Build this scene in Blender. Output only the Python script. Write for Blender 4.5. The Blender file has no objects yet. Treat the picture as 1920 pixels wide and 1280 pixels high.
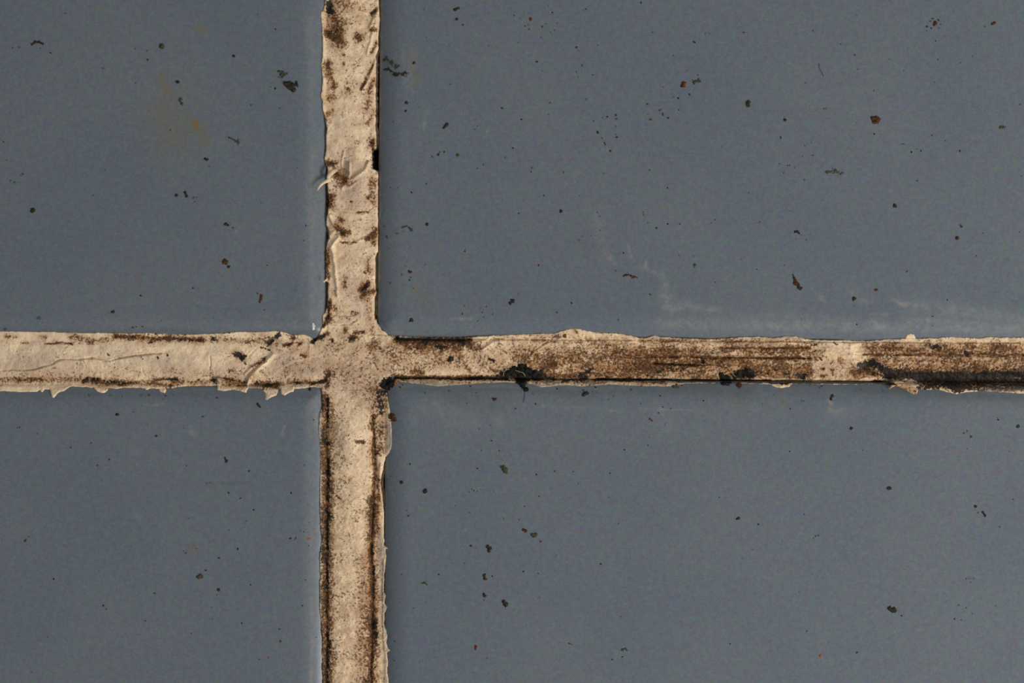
import bpy, math
import numpy as np

# ------------------------------------------------------------------ units
S = 5.0e-5                      # one layout unit = 0.05 mm (a grout joint is 5 mm wide)
def wx(x): return (x - 960.0) * S
def wy(y): return (640.0 - y) * S

scene = bpy.context.scene
scene.view_settings.view_transform = 'Standard'
scene.view_settings.look = 'None'
scene.view_settings.gamma = 1.0
scene.view_settings.use_curve_mapping = False
scene.view_settings.exposure = 0.0

# ------------------------------------------------------------------ camera
cam_d = bpy.data.cameras.new('camera')
cam = bpy.data.objects.new('camera', cam_d)
scene.collection.objects.link(cam)
cam_d.sensor_width = 36.0
cam_d.lens = 100.0
cam.location = (0, 0, 0.096 * 100.0 / 36.0)
cam_d.clip_start = 0.005
cam_d.clip_end = 10
cam_d.dof.use_dof = True
cam_d.dof.focus_distance = 0.096 * 100.0 / 36.0 - 0.0012
cam_d.dof.aperture_fstop = 11.0
scene.camera = cam

# ------------------------------------------------------------------ world and lamp
world = bpy.data.worlds.new('world')
scene.world = world
world.use_nodes = True
bg = world.node_tree.nodes['Background']
bg.inputs[0].default_value = (0.95, 0.97, 1.0, 1)
bg.inputs[1].default_value = 0.38

def area(name, loc, size, power, col=(1, 1, 1)):
    d = bpy.data.lights.new(name, 'AREA')
    d.shape = 'DISK'
    d.size = size
    d.energy = power
    d.color = col
    o = bpy.data.objects.new(name, d)
    scene.collection.objects.link(o)
    o.location = loc
    from mathutils import Vector
    o.rotation_euler = (-Vector(loc)).to_track_quat('-Z', 'Y').to_euler()
    o['kind'] = 'helper'
    return o
area('desk_lamp_light', (0.26, -0.13, 0.185), 0.13, 1.08, (1.0, 0.965, 0.91))

# ------------------------------------------------------------------ noise
def _h(ix, iy, seed):
    n = (ix.astype(np.int64) * 374761393 + iy.astype(np.int64) * 668265263 + seed * 1442695041) & 0xFFFFFFFF
    n = ((n ^ (n >> 13)) * 1274126177) & 0xFFFFFFFF
    n = (n ^ (n >> 16)) & 0xFFFFFFFF
    return n.astype(np.float64) / 4294967295.0

def vnoise(x, y, p, seed=0):
    x = np.asarray(x, float) / p; y = np.asarray(y, float) / p
    ix = np.floor(x); iy = np.floor(y)
    fx = x - ix; fy = y - iy
    fx = fx * fx * (3 - 2 * fx); fy = fy * fy * (3 - 2 * fy)
    a = _h(ix, iy, seed); b = _h(ix + 1, iy, seed); c = _h(ix, iy + 1, seed); d = _h(ix + 1, iy + 1, seed)
    return (a * (1 - fx) + b * fx) * (1 - fy) + (c * (1 - fx) + d * fx) * fy - 0.5

def fbm(x, y, p, seed=0, octs=4, g=0.5):
    r = 0; a = 1.0
    for o in range(octs):
        r = r + a * vnoise(x + 17.3 * o, y - 9.1 * o, p, seed + o * 31)
        p *= 0.5; a *= g
    return r

def sstep(a, b, v):
    t = np.clip((v - a) / (b - a), 0, 1)
    return t * t * (3 - 2 * t)

def seg_dist(x, y, x1, y1, x2, y2):
    dx, dy = x2 - x1, y2 - y1
    L = dx * dx + dy * dy
    t = np.zeros_like(x) if L == 0 else np.clip(((x - x1) * dx + (y - y1) * dy) / L, 0, 1)
    return np.hypot(x - (x1 + t * dx), y - (y1 + t * dy))

def line_dist(x, y, pts):
    d = None
    for i in range(max(1, len(pts) - 1)):
        a = pts[i]; b = pts[min(i + 1, len(pts) - 1)]
        s = seg_dist(x, y, a[0], a[1], b[0], b[1])
        d = s if d is None else np.minimum(d, s)
    return d

def line_side(x, y, pts):
    """signed distance: positive on the right hand of the direction of travel (picture y down)"""
    best = None; sg = None
    for i in range(len(pts) - 1):
        x1, y1 = pts[i]; x2, y2 = pts[i + 1]
        d = seg_dist(x, y, x1, y1, x2, y2)
        c = np.sign((x2 - x1) * (y - y1) - (y2 - y1) * (x - x1))
        if best is None: best, sg = d, c
        else:
            m = d < best
            best = np.where(m, d, best); sg = np.where(m, c, sg)
    return best * sg

# ------------------------------------------------------------------ tiles: corner that meets the joint, direction, tilt
# (corner x, corner y, sign x, sign y, slope, corner radius)
TILES = {
    'UL': (611.0, 637.0, -1, -1, 0.0, 24.0),
    'UR': (706.0, 631.0, 1, -1, 0.0093, 25.0),
    'LL': (611.5, 720.0, -1, 1, 0.0, 20.0),
    'LR': (722.0, 709.5, 1, 1, 0.0078, 20.0),
}
TW = 2000.0

def lip(d):
    return -(16.0 * np.clip(1 - d / 52.0, 0, 1) ** 2.2 + 5.5 * np.clip(1 - d / 6.0, 0, 1) ** 2.0)

def tile_uv(t, x, y):
    cx, cy, sx, sy, m, R = TILES[t]
    c, s = math.cos(math.atan(m)), math.sin(math.atan(m))
    dx, dy = x - cx, y - cy
    return (c * dx + s * dy) * sx, (-s * dx + c * dy) * sy

def tile_surf(x, y):
    """height of the tiles under each point; -999 inside the joint"""
    T = np.full(np.shape(x), -999.0)
    for t in TILES:
        R = TILES[t][5]
        u, v = tile_uv(t, x, y)
        a = np.maximum(R - u, 0); b = np.maximum(R - v, 0)
        d = np.where((a > 0) & (b > 0), R - np.hypot(a, b), np.minimum(u, v))
        T = np.where(d > 0, lip(d), T)
    return T

# ------------------------------------------------------------------ outline of the grout
def arr(s):
    v = np.array([float(q) for q in s.replace(';', ' ').replace(',', ' ').split()])
    return v[0::2], v[1::2]
VL = arr("""-60,606; 0,609; 17,606; 21,600.5; 60,603.5; 100,604.5; 117,601; 145,604.5; 170,602; 180,601; 190,604.5; 195,603; 205,604.5;
210,606; 220,609.5; 240,612; 260,610.5; 280,610.5; 300,608; 310,610.5; 315,613; 330,614; 345,613; 360,614; 370,615; 385,616; 400,613;
410,611; 421,610.5; 430,615; 445,617; 455,612; 470,610.5; 490,610.5; 510,611; 526,609; 530,615; 550,614; 570,613; 585,609; 590,605;
605,604; 620,604; 720,603; 736,602.5; 760,603; 778,598.5; 800,597.5; 814,597.6; 831,599; 849,600; 883,600; 917,599; 952,599; 986,600;
1011,602.7; 1046,598.5; 1080,600; 1097,598.5; 1142,599; 1163,601; 1190,603; 1215,603.6; 1249,603.6; 1280,604.5; 1340,604""")
VR = arr("""-60,709; 0,709; 40,711; 69,707.6; 86,709; 103,703.5; 137,704; 155,702.8; 220,703.5; 234,702.5; 257,705; 278,704; 283,696;
300,697; 315,698; 319,705; 324,707.8; 372,707.5; 420,708; 470,708; 478,704; 483,702.5; 530,702.5; 542,704; 548,705; 556,701.6; 590,701.6;
604,703; 640,705; 720,722; 743,725; 760,728; 774,731; 786,732.5; 806,734; 823,734; 840,733.5; 849,729; 857,722; 874,718; 892,714.5;
909,712.8; 926,715; 952,718; 969,719; 1000,719; 1023,719.6; 1027,725; 1032,722; 1046,723; 1063,721; 1080,719; 1111,719; 1118,723;
1126,720; 1132,720.5; 1139,725; 1146,720; 1172,719.6; 1191,725; 1206,724; 1215,725.6; 1220,731; 1224,724; 1244,726.5; 1262,725; 1280,728; 1340,728""")
HT = arr("""-60,621; 0,621; 30,621; 60,621.5; 100,622.5; 150,623.5; 200,624; 250,624; 280,624; 300,625; 340,627; 380,626; 400,625;
440,622.5; 490,621.5; 520,620; 535,623; 545,628.5; 556,627; 570,627; 580,631.5; 590,638; 597,628; 604,610; 612,600; 700,600; 706,596; 711,608; 718,617.5;
728,625.5; 743,630; 774,631; 805,632; 836,633; 883,632.5; 905,630; 920,629; 967,627; 998,626; 1037,624.5; 1054,620; 1068,616.7; 1086,616;
1097,619; 1120,623; 1154,624.5; 1182,629; 1198,633; 1207,634; 1217,632; 1227,628.5; 1238,631.5; 1316,635.5; 1363,634; 1394,631.6;
1418,630.8; 1450,633.5; 1478,630; 1494,631; 1509,634.7; 1540,637; 1587,638; 1603,639; 1634,638.6; 1660,636; 1697,634; 1720,634.5; 1760,634; 1773,631;
1792,632; 1839,634; 1854,632; 1920,633; 1980,633""")
HB = arr("""-60,733; 0,733; 30,734; 60,734.7; 68,734.7; 72,731; 78,736; 82,730; 92,730; 107,731; 118,730; 132,724.5; 150,725; 165,726;
176,727; 203,728; 215,728.6; 230,727; 268,727; 276,730; 280,728; 299,729; 312,728; 321,727.6; 337,723.8; 365,723; 396,723; 406,723;
420,726; 449,727; 474,728; 497,730; 525,729; 548,729; 556,728.5; 569,728.5; 587,725; 601,727.6; 604,742; 614,760; 712,760; 727,726; 737,717.5; 748,716;
765,718; 789,720; 820,724; 852,722; 880,720; 922,717.5; 945,716; 998,720; 1014,726; 1037,724; 1060,722; 1092,724.5; 1110,723; 1139,720.6; 1154,721;
1190,723; 1207,724; 1269,724; 1285,719; 1347,718; 1400,719; 1444,720.6; 1487,720; 1600,720.6; 1667,721; 1695,727; 1721,730; 1737,731; 1761,730;
1776,735; 1792,738.6; 1815,735; 1839,733; 1870,735; 1893,736; 1920,738; 1980,738""")

def outline(x, y):
    wob = 1.3 * fbm(x, y, 7.0, 5, 3, 0.6)
    xl = np.interp(y, *VL); xr = np.interp(y, *VR)
    yt = np.interp(x, *HT); yb = np.interp(x, *HB)
    d = np.maximum(np.minimum(x - xl, xr - x), np.minimum(y - yt, yb - y))
    return d + wob

# ------------------------------------------------------------------ stains and grey painted shade: x1,y1,x2,y2,radius,amount
BROWN = """
625 25 635 75 16 .8;612 60 625 70 8 .9;640 6 672 12 14 .5;672 69 673 69 10 .85;675 35 690 40 14 .25;612 120 625 160 9 .75;610 185 626 180 9 .65;
612 215 622 208 8 .6;643 103 643 103 3.5 .9;643 119 643 119 4 .7;651 166 651 166 4 1;690 190 685 200 8 .6;698 150 690 172 6 .7;700 205 688 232 6 .55;
699 120 678 165 3 .8;704 80 697 97 3.5 .9;697 24 705 16 4 .9;699 55 703 55 5 .8;698 262 697 272 7 1;615 305 626 306 6 1;630 325 645 338 10 .8;
620 365 620 385 8 .85;658 378 658 378 3 1;690 368 690 370 5 .8;696 335 700 380 8 .5;668 398 690 396 3 .6;632 425 642 436 8 1;642 437 656 434 3.5 .9;637 410 640 412 6 .8;
688 447 704 438 6 1;700 455 703 430 7 .8;640 455 665 453 4 .6;614 470 613 520 5 .9;690 488 690 505 7 .55;684 511 684 511 4 .7;645 520 645 540 5 .5;675 543 688 531 8 1;
682 553 700 546 8 .8;618 565 615 600 5 1;626 576 628 580 8 .5;690 560 695 620 9 .45;665 622 680 622 4 .8;648 614 648 622 4 .8;
655 636 664 631 6 1;695 650 695 660 12 .4;712 654 712 654 3 1;583 640 612 624 5 .9;605 610 613 596 5 1;621 638 621 638 3.4 1;
580 670 720 690 44 .26;735 670 980 675 36 .3;560 650 700 640 26 .25;613 700 613 722 6 .7;650 680 680 740 30 .3;700 720 705 790 16 .5;
608 740 610 1280 8 .85;620 740 621 1280 8 .45;697 780 703 880 5 .8;703 880 699 935 5 .8;699 935 693 1040 6 .8;693 1040 698 1090 6 .8;698 1090 696 1180 7 .8;
696 1180 692 1280 7 .75;697 940 700 1000 12 .6;714 790 711 850 9 .5;668 829 682 828 3.5 1;630 850 645 860 5 .4;655 900 657 898 4 .5;631 930 634 932 2.5 1;
640 760 660 900 30 .16;655 0 655 600 46 .12;0 702 560 704 15 .24;1000 632 1190 633 5 .25;1200 637 1500 638 6 .45;1510 655 1620 700 30 .28;650 900 655 1280 34 .2;699 800 700 900 11 .35;697 930 695 1280 15 .5;619 760 620 1280 9 .35;680 1050 684 1280 20 .4;690 1090 680 1280 16 .3;705 1080 706 1270 8 .4;710 900 706 1000 5 .7;
215 631 380 636 6 .95;8 630 30 631 4 .55;75 630 85 631 4 .6;130 632 200 638 6 .6;165 641 172 641 5 .7;85 643 135 644 2 .95;40 643 50 643 2 .6;395 636 500 641 7 .5;532 647 546 643 4 1;560 646 563 643 4 .9;547 632 549 632 3.5 1.1;
0 712 150 712 7 .55;30 713 75 710 5 .7;157 714 230 718 8 .9;240 718 320 722 5 .7;290 712 330 710 5 .7;320 716 400 716 5 .6;425 714 455 722 9 .75;430 695 445 703 8 .35;
440 665 455 672 8 .7;470 688 495 672 4 .7;480 722 520 721 8 .9;540 716 600 716 5 .7;612 690 616 705 5 .6;565 666 572 668 3.5 1;533 682 545 690 10 .2;470 620 515 645 14 .35;
560 690 560 690 4 .4;745 637 880 641 9 1.05;765 648 860 654 12 .7;735 645 750 660 12 .4;790 660 830 672 14 .3;772 697 790 697 7 .6;875 690 880 694 7 .7;740 706 950 707 4 .8;
880 650 900 645 6 .5;893 655 900 652 5 .6;760 668 940 680 30 .22;920 690 935 700 6 .6;917 673 926 676 3 1;1007 668 1008 668 6 .9;1033 683 1040 684 7 1;1013 690 1016 692 5 .9;1065 665 1070 668 9 .5;1100 640 1150 650 9 .4;
990 674 1200 684 42 .62;1160 655 1500 658 14 .5;1640 655 1920 660 16 .5;1600 700 1920 700 10 .7;1020 702 1100 706 6 .8;1160 690 1240 690 14 .7;1110 700 1200 706 9 .6;1200 682 1400 692 36 .62;1400 690 1510 695 26 .62;1240 660 1275 660 8 .7;1140 655 1160 650 7 .5;
1210 640 1300 645 8 .35;1350 652 1520 652 2.5 .9;1215 668 1300 668 3 .9;1300 668 1370 671 2.5 1;1370 671 1520 671 2.5 .95;1230 681 1310 686 4 1;1400 660 1520 662 7 .5;
1290 700 1340 708 9 .6;1300 712 1340 712 4 .8;1400 690 1520 700 12 .6;1480 649 1500 651 7 .6;1360 642 1460 646 6 .35;1520 700 1600 706 14 .35;1545 692 1546 692 4 1;1560 694 1562 694 4 .9;1540 705 1545 706 4 .8;1530 672 1532 672 5 .8;
1575 672 1580 676 9 .55;1620 650 1760 658 9 .5;1660 652 1680 655 8 .7;1620 664 1920 668 2.5 .95;1600 690 1640 700 9 .5;1640 680 1920 690 26 .55;1700 695 1920 697 8 .7;1770 658 1920 658 12 .35;1870 648 1920 660 10 .4;
1830 684 1850 690 5 .8;1740 645 1900 650 5 .4;1080 620 1082 624 3 .6;1056 629 1058 629 3 1;1040 630 1050 631 3 .7;
1670 722 1716 734 6 .5;1740 715 1920 728 12 .8;1860 728 1920 736 6 .7;1190 716 1250 718 4 .5;740 716 950 718 4 .45;1000 716 1140 718 4 .5;722 735 722 775 7 .6"""
BLACK = """
616 4 619 20 8 1;619 60 624 66 5 .5;697 24 703 16 2.5 .8;697 262 698 270 6 .5;700 283 702 315 5 1.1;613 303 626 306 3 .5;616 378 624 384 4 .45;634 430 641 437 4 .6;
686 447 688 446 3 .5;680 541 687 534 6 .75;617 566 614 598 3 .7;655 587 668 586 4 .75;655 636 662 633 4.5 .9;583 641 607 627 4 1;610 598 606 612 3 .9;621 638 622 638 2.6 .8;
587 718 612 714 5 .95;555 718 560 716 4 .8;720 718 736 712 7.5 1.3;709 735 722 733 7 .85;713 742 714 775 9 .75;606 742 604 840 5 .5;704 590 708 604 1.6 1;708 604 717 617 1.6 1;717 617 728 626 1.6 1;728 626 745 631 1.8 1;718 758 722 756 5 .6;
612 745 611 830 4 .7;607 826 616 832 4.5 .85;614 860 615 890 4 .8;607 885 617 892 4.5 .95;613 900 614 912 5 .95;612 930 617 940 5 .85;611 955 616 970 5 .85;610 978 614 1000 5.5 .85;
613 1005 614 1030 4.5 .9;605 1030 614 1060 5.5 .7;612 1060 613 1100 4 .7;606 1095 614 1110 5 .8;605 1110 613 1150 5.5 .6;614 1150 615 1190 3 .6;613 1190 618 1215 5 .75;612 1215 612 1280 4 .85;
604 740 603 1200 5 .42;215 633 380 637 5 .4;395 637 500 640 5 .25;155 714 235 718 6 .35;240 714 330 714 4 .4;425 714 520 722 7 .4;625 20 630 70 10 .3;612 130 625 160 7 .3;745 640 870 648 8 .4;1020 704 1340 708 6 .4;1210 688 1340 698 10 .35;1640 690 1920 694 7 .4;617 300 618 600 2 .3;714 850 712 1280 2 .2;700 1165 702 1175 7 .8;704 1190 704 1205 6 .75;697 1100 700 1110 4 .6;700 1062 701 1074 5 .7;701 880 702 910 3 .5;698 930 698 945 4 .5;694 1020 697 1040 3.5 .7;700 960 704 985 6 .45;690 1250 694 1280 6 .5;
155 716 160 712 4.5 1;172 712 180 710 4.5 .9;195 716 235 719 6 .6;240 633 255 630 5 .45;278 640 285 640 3.5 .7;300 628 330 630 5 .35;333 634 335 633 3 .9;355 639 380 640 5 .5;335 624 345 626 3 .7;275 624 300 625 3 .6;395 636 400 636 3.5 .9;410 625 440 622 2.5 .6;500 631 560 628 2.5 .5;
523 624 517 634 4 1;514 634 500 648 4.5 .95;490 652 505 656 3 .7;438 665 458 668 4.5 1;446 662 452 674 4.5 1;458 680 460 684 3 .8;540 646 546 643 3 .9;561 646 563 646 2.5 .9;
315 711 330 711 5 .8;335 715 345 715 3 .5;398 713 404 713 4 .95;370 712 378 716 4 .6;429 697 430 697 2.5 .8;312 665 313 665 2 1;202 665 203 666 2.5 1;263 669 266 671 2.2 1;295 668 296 670 2 .9;499 721 506 722 5 .8;478 716 482 720 4 .7;552 712 556 720 5 .7;566 695 567 697 3 .6;
745 634 870 637 3 1.1;793 643 800 642 4 1;818 650 832 650 5 .9;775 650 783 650 4 .6;858 638 872 643 5 .8;843 675 845 673 5.5 1.25;917 673 920 674 2 .9;924 676 925 677 2.4 1;900 676 901 678 2 .7;
738 709.5 950 711 2.2 1.0;880 707 950 708 4 .8;940 702 950 704 6 1;955 700 1010 702 11 1.3;974 715 982 725 9 1.3;1010 705 1040 711 4 .9;1085 704 1112 689 3.2 1.1;1090 712 1096 708 6 .9;1056 716 1066 713 3.5 1.1;
1120 712 1300 714 2.4 1.15;1300 714 1500 718 2.4 1.2;1500 718 1680 719 2.2 1.1;1130 711 1140 706 5 .8;1000 712 1120 712 2 .8;1190 690 1215 700 8 .35;1232 695 1236 696 5.5 1;1253 690 1255 690 6 .9;1260 694 1290 692 4 .6;1230 681 1300 684 2 .7;
1318 673 1319 681 3 1.1;1358 708 1366 714 8 1.3;1358 714 1375 716 5 1.2;1380 702 1412 702 8 1.1;1425 700 1440 700 5 .5;1432 655 1436 655 4 .7;1492 676 1494 677 3 .9;1452 693 1455 694 3.5 .9;1475 700 1482 702 5 .8;1500 704 1508 706 7 1.1;
1522 647 1535 643 3 .9;1565 641 1570 643 3 .7;1670 655 1676 656 4 .7;1538 670 1542 674 2 .9;1570 670 1576 682 6 .35;1612 685 1650 682 6 1.05;1625 680 1640 678 5 1;1615 693 1625 688 5 .8;1655 690 1675 700 8 1.2;1640 715 1670 717 3 1.2;
1668 702 1760 706 8 1.35;1760 703 1860 708 8 1.35;1850 702 1920 706 7 1.3;1725 712 1920 717 6 1.0;1780 720 1800 732 9 1.05;1725 724 1920 730 9 .8;1640 700 1700 712 7 .5;700 940 700 1280 6 .4;703 742 708 900 4 .35;1815 728 1840 732 6 .75;1745 648 1762 652 5.5 1.15;1812 661 1816 664 4 1.15;1766 654 1800 656 2 .6;
1268 721 1275 722 4 .6;1382 720 1388 722 4 1.1;1356 720 1370 720 5 1;1225 717 1230 717 4 .6;1640 684 1642 684 3 .5"""
GREY_AND_SHADE = """
640 200 660 300 26 .15;655 315 660 380 30 .7;600 690 700 720 50 .6;520 690 590 690 22 .9;20 680 140 700 28 .7;0 650 600 655 30 .3;300 690 420 700 30 .5;640 660 690 720 40 .5;655 500 670 570 22 .4;690 1060 680 1280 22 .5;1370 645 1460 648 6 .9;1640 650 1760 650 7 .8;1530 690 1590 700 18 .5;1420 690 1500 690 14 .6;1250 690 1400 690 12 .6;1640 675 1920 680 12 .5;727 800 731 850 8 .8;710 1000 722 1170 6 .9;250 655 380 655 6 -.6;440 630 470 660 16 -.3;630 100 660 170 20 -.3"""  # grey grout tone, and painted shading on the left arm's lower side
THIN = """
745 720 900 723 6 .95;900 722 1190 724 6 .85;990 722 1010 724 4 .9;745 630 880 630.5 2.5 .9;738 700 730 730 3 .5;730 800 732 850 5 .75;722 1030 722 1280 4 .6;714 1000 718 1180 5 .5;599 760 599 1190 4 .55;1190 722 1280 722 3 .6;
499 742 500 748 7 .8;1520 634 1690 636 4 .9;1300 633 1420 632 3 .35;470 730 480 732 7 .8;1715 630 1708 628 4 .4;1850 732 1920 734 7 .5;612 510 612 560 3 .4;1280 716 1440 719 3 .8;1490 719 1660 720 3 .9;607 590 606 600 3 .4;1450 634 1700 634 2 .7;1720 636 1920 636 4 .35;1000 628 1050 628 4 .3;1200 632 1500 634 3 .5"""
def table(s): return [[float(q) for q in r.split()] for r in s.replace('\n', ' ').split(';') if r.strip()]
BROWN, BLACK, GREY_AND_SHADE, THIN = table(BROWN), table(BLACK), table(GREY_AND_SHADE), table(THIN)
def run_on(tab):
    # stains that reach the edge of the view go on along the joint
    for r in tab:
        if r[0] <= 0: r[0] = -1250.0
        if r[2] >= 1920: r[2] = 2600.0
        if r[3] >= 1280: r[3] = 2600.0
        if r[1] <= 0: r[1] = -1250.0
for _t in (BROWN, BLACK, THIN): run_on(_t)
# an even scatter of older stains further along the joints, out of view
BROWN += [[1990, 670, 2600, 672, 34, .45], [640, -60, 690, -1250, 30, .3], [-60, 640, -1250, 640, 10, .7], [612, -40, 614, -1200, 7, .7]]

def stain_field(x, y, tab, soft=0.55):
    out = np.zeros(x.shape)
    ox = 3.0 * fbm(x, y, 14.0, 77, 3, 0.6); oy = 3.0 * fbm(x, y, 14.0, 99, 3, 0.6)
    X, Y = x + ox, y + oy
    for x1, y1, x2, y2, r, a in tab:
        m = (x > min(x1, x2) - 3 * r - 6) & (x < max(x1, x2) + 3 * r + 6) & (y > min(y1, y2) - 3 * r - 6) & (y < max(y1, y2) + 3 * r + 6)
        if not m.any(): continue
        d = seg_dist(X[m], Y[m], x1, y1, x2, y2) / r
        v = a * np.exp(-np.maximum(d - 0.15, 0) ** 1.5 * 1.15)
        cur = out[m]
        out[m] = np.where(a < 0, cur + v, np.maximum(cur, v) + 0.25 * np.minimum(cur, v))
    return out

# ------------------------------------------------------------------ relief of the grout
# cracks: polyline, half width, depth
CRACKS = [
    ([(703, 560), (704, 590), (708, 605), (716, 617), (728, 626.5), (744, 632)], 2.2, 7),
    ([(622, 378), (630, 390), (645, 396), (665, 398), (690, 394), (698, 389)], 1.3, 1.8),
    ([(640, 452), (652, 455), (665, 452), (680, 454)], 1.4, 1.2),
    ([(619, 588), (630, 591.5), (650, 592.5), (664, 590), (672, 586)], 1.3, 2.6),
    ([(636, 610), (645, 607), (653, 608), (668, 599)], 1.3, 2.2),
    ([(676, 620), (690, 626), (706, 626), (722, 628)], 1.4, 3),
    ([(0, 695), (25, 694), (60, 693), (75, 688), (95, 683), (105, 677), (115, 674), (130, 673.5), (150, 674), (180, 670), (195, 676), (208, 676), (222, 671), (235, 669), (270, 665), (300, 663)], 1.4, 3.4),
    ([(118, 704), (135, 709), (150, 707)], 1.4, 2.5),
    ([(236, 716), (255, 714.5), (270, 713), (290, 712), (305, 709)], 1.5, 4),
    ([(85, 643), (100, 644), (110, 643.5), (132, 643)], 1.2, 2.2),
    ([(392, 667), (393.5, 680), (391.5, 693)], 1.3, 2.4),
    ([(1004, 656), (1018, 645), (1028, 640.5), (1042, 640)], 1.6, 4.5),
    ([(1160, 668), (1215, 668), (1260, 669), (1300, 666.5), (1330, 671), (1362, 670), (1385, 668), (1420, 670.5), (1520, 671)], 2.0, 5),
    ([(1225, 680), (1260, 681), (1300, 684.5)], 2.4, 5),
    ([(1350, 652), (1400, 652.5), (1460, 652), (1520, 652)], 1.4, 2.6),
    ([(1605, 664), (1660, 665.5), (1700, 665), (1760, 666.5), (1850, 667), (1920, 668)], 1.5, 2.8),
    ([(665, 1201), (680, 1200), (690, 1207)], 1.2, 1.5),
    ([(878, 636), (905, 636), (960, 636), (1020, 636.8), (1100, 636.8), (1160, 637), (1240, 638), (1330, 639), (1420, 639.5), (1530, 640.5), (1700, 641.5), (1980, 643)], 1.4, 4.5),
    ([(996, 636.5), (1010, 637), (1022, 637)], 2.0, 5),
    ([(738, 634), (775, 634), (830, 635.5), (880, 635.5)], 3.2, 7),
    ([(740, 708), (850, 709), (950, 710), (1100, 711), (1300, 713), (1500, 715), (1700, 717)], 2.0, 9),
    ([(1120, 711), (1300, 713), (1500, 715), (1660, 716)], 2.2, 9),
    ([(612, 742), (613, 900), (612, 1100), (613, 1280), (613, 1340)], 2.6, 4.5),
    ([(697, 780), (703, 880), (699, 935), (697, 960), (694, 1040), (698, 1090), (697, 1150), (694, 1240), (693, 1340)], 4.0, 5.0),
    ([(614, 690), (617, 700), (616, 716), (608, 722)], 1.6, 2.2),
    ([(470, 640), (480, 652), (466, 668)], 1.4, 1.6),
    ([(265, 690), (266, 700), (270, 704)], 1.3, 1.5),
    ([(650, 103), (662, 108), (668, 118), (678, 121)], 1.2, .9),
]
# ridges: polyline, half width, height
RIDGES = [
    ([(644, 283), (641, 300), (641, 312)], 1.8, 2.2),
    ([(655, 305), (655, 325), (650, 345), (640, 352)], 2.2, 5.5),
    ([(692, 303), (684, 318), (668, 330), (655, 338)], 3.2, 4.0),
    ([(641, 352), (655, 350), (668, 340)], 2.0, 2.5),
    ([(617, 405), (624, 420), (634, 428), (634, 444), (622, 460)], 2.2, 4.5),
    ([(620, 462), (625, 480), (628, 505), (631, 535), (632, 555)], 3.2, 3.6),
    ([(712, 8), (704, 28), (693, 50), (701, 60)], 2.5, 3.0),
    ([(706, 30), (698, 62), (688, 100)], 2.2, 2.4),
    ([(704, 112), (692, 148), (678, 168)], 2.4, 2.8),
    ([(462, 718), (470, 704), (485, 690), (505, 672), (512, 664)], 3.2, 5.5),
    ([(458, 702), (470, 690), (480, 684)], 2.2, 3.5),
    ([(886, 648), (900, 640), (916, 635)], 2.0, 3.0),
    ([(905, 655), (925, 642), (945, 638)], 2.2, 2.5),
    ([(1280, 695), (1300, 688), (1330, 686.5), (1352, 688), (1368, 692)], 1.8, 4.5),
    ([(1260, 660), (1300, 663), (1340, 666), (1370, 661), (1384, 655)], 3.0, 3.0),
    ([(1420, 704), (1450, 710), (1500, 712), (1550, 717), (1600, 715), (1625, 708)], 2.4, 4.5),
    ([(1633, 697), (1642, 701), (1652, 706)], 3.5, 7.0),
    ([(720, 1050), (718.5, 1100), (718.5, 1170), (721, 1220)], 1.6, 2.2),
    ([(714, 870), (711, 900), (711, 912)], 2.2, 3.0),
    ([(1000, 660), (1015, 647), (1030, 643)], 2.2, 2.5),
    ([(1160, 662), (1200, 660), (1290, 661), (1420, 662), (1520, 661)], 4.0, 2.2),
    ([(1240, 714), (1290, 710), (1340, 710)], 2.0, 2.0),
    ([(640, 800), (650, 835), (640, 870)], 14, 2.0),
]
# folds: polyline, reach, height; raised on the right-hand side of the direction of travel
FOLDS = [
    ([(660, 455), (690, 440), (706, 432)], 10, 2.0),
    ([(612, 708), (600, 716), (580, 719), (545, 719), (470, 722)], 12, -3.0),
    ([(700, 520), (688, 524), (676, 536)], 8, 3.0),
    ([(0, 694), (60, 693), (115, 674), (200, 674), (300, 663)], 14, 2.4),
    ([(612, 312), (640, 313), (652, 320)], 9, -4.5),
    ([(1160, 669), (1300, 668), (1520, 671)], 16, -3.0),
    ([(405, 735), (405, 712)], 14, 1.8),
    ([(530, 690), (545, 680), (575, 672)], 16, -3.5),
]
PITS = [(680, 542, 9, 5.5), (700, 300, 7, 9), (660, 588, 8, 2.2), (622, 314, 8, 4.5), (640, 314, 9, 4.0), (674, 830, 7, 3), (617, 10, 9, 5), (447, 668, 9, 2.5), (558, 712, 10, 3),
        (596, 718, 12, 4.5), (726, 718, 9, 6), (170, 713, 8, 3), (400, 712, 5, 3.5), (322, 711, 8, 2.5), (635, 436, 5, 3), (615, 434, 5, 4), (690, 26, 6, 2.5), (1396, 702, 12, 4), (1362, 712, 9, 4), (1628, 686, 14, 6),
        (1753, 651, 9, 3.5), (1504, 704, 9, 3.5), (1240, 692, 16, 3), (1319, 677, 4, 3), (1100, 696, 7, 2.5), (518, 635, 8, 2.5), (503, 650, 6, 2), (575, 690, 9, 2.2), (690, 1170, 10, 2), (704, 20, 5, 3)]
BUMPS = [(660, 815, 22, 5, ), (655, 875, 16, 2.5), (735, 672, 26, 3.2), (670, 660, 40, 2.5), (575, 700, 14, 2.6), (592, 706, 10, 2.8), (548, 672, 18, 2.2), (650, 50, 16, 2), (640, 240, 26, 3.0), (665, 290, 14, 3.0), (672, 365, 24, 2.0), (665, 500, 30, 2.2),
         (650, 630, 12, 2), (1085, 622, 12, 2), (1180, 655, 14, 2.5), (1550, 664, 16, 3.5), (1562, 690, 20, 2.5), (120, 655, 26, 2.0), (350, 680, 30, 2.5), (925, 660, 22, 2), (630, 335, 9, 2.5), (655, 720, 26, 2), (470, 650, 16, 1.5), (688, 625, 8, 1.5)]

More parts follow.
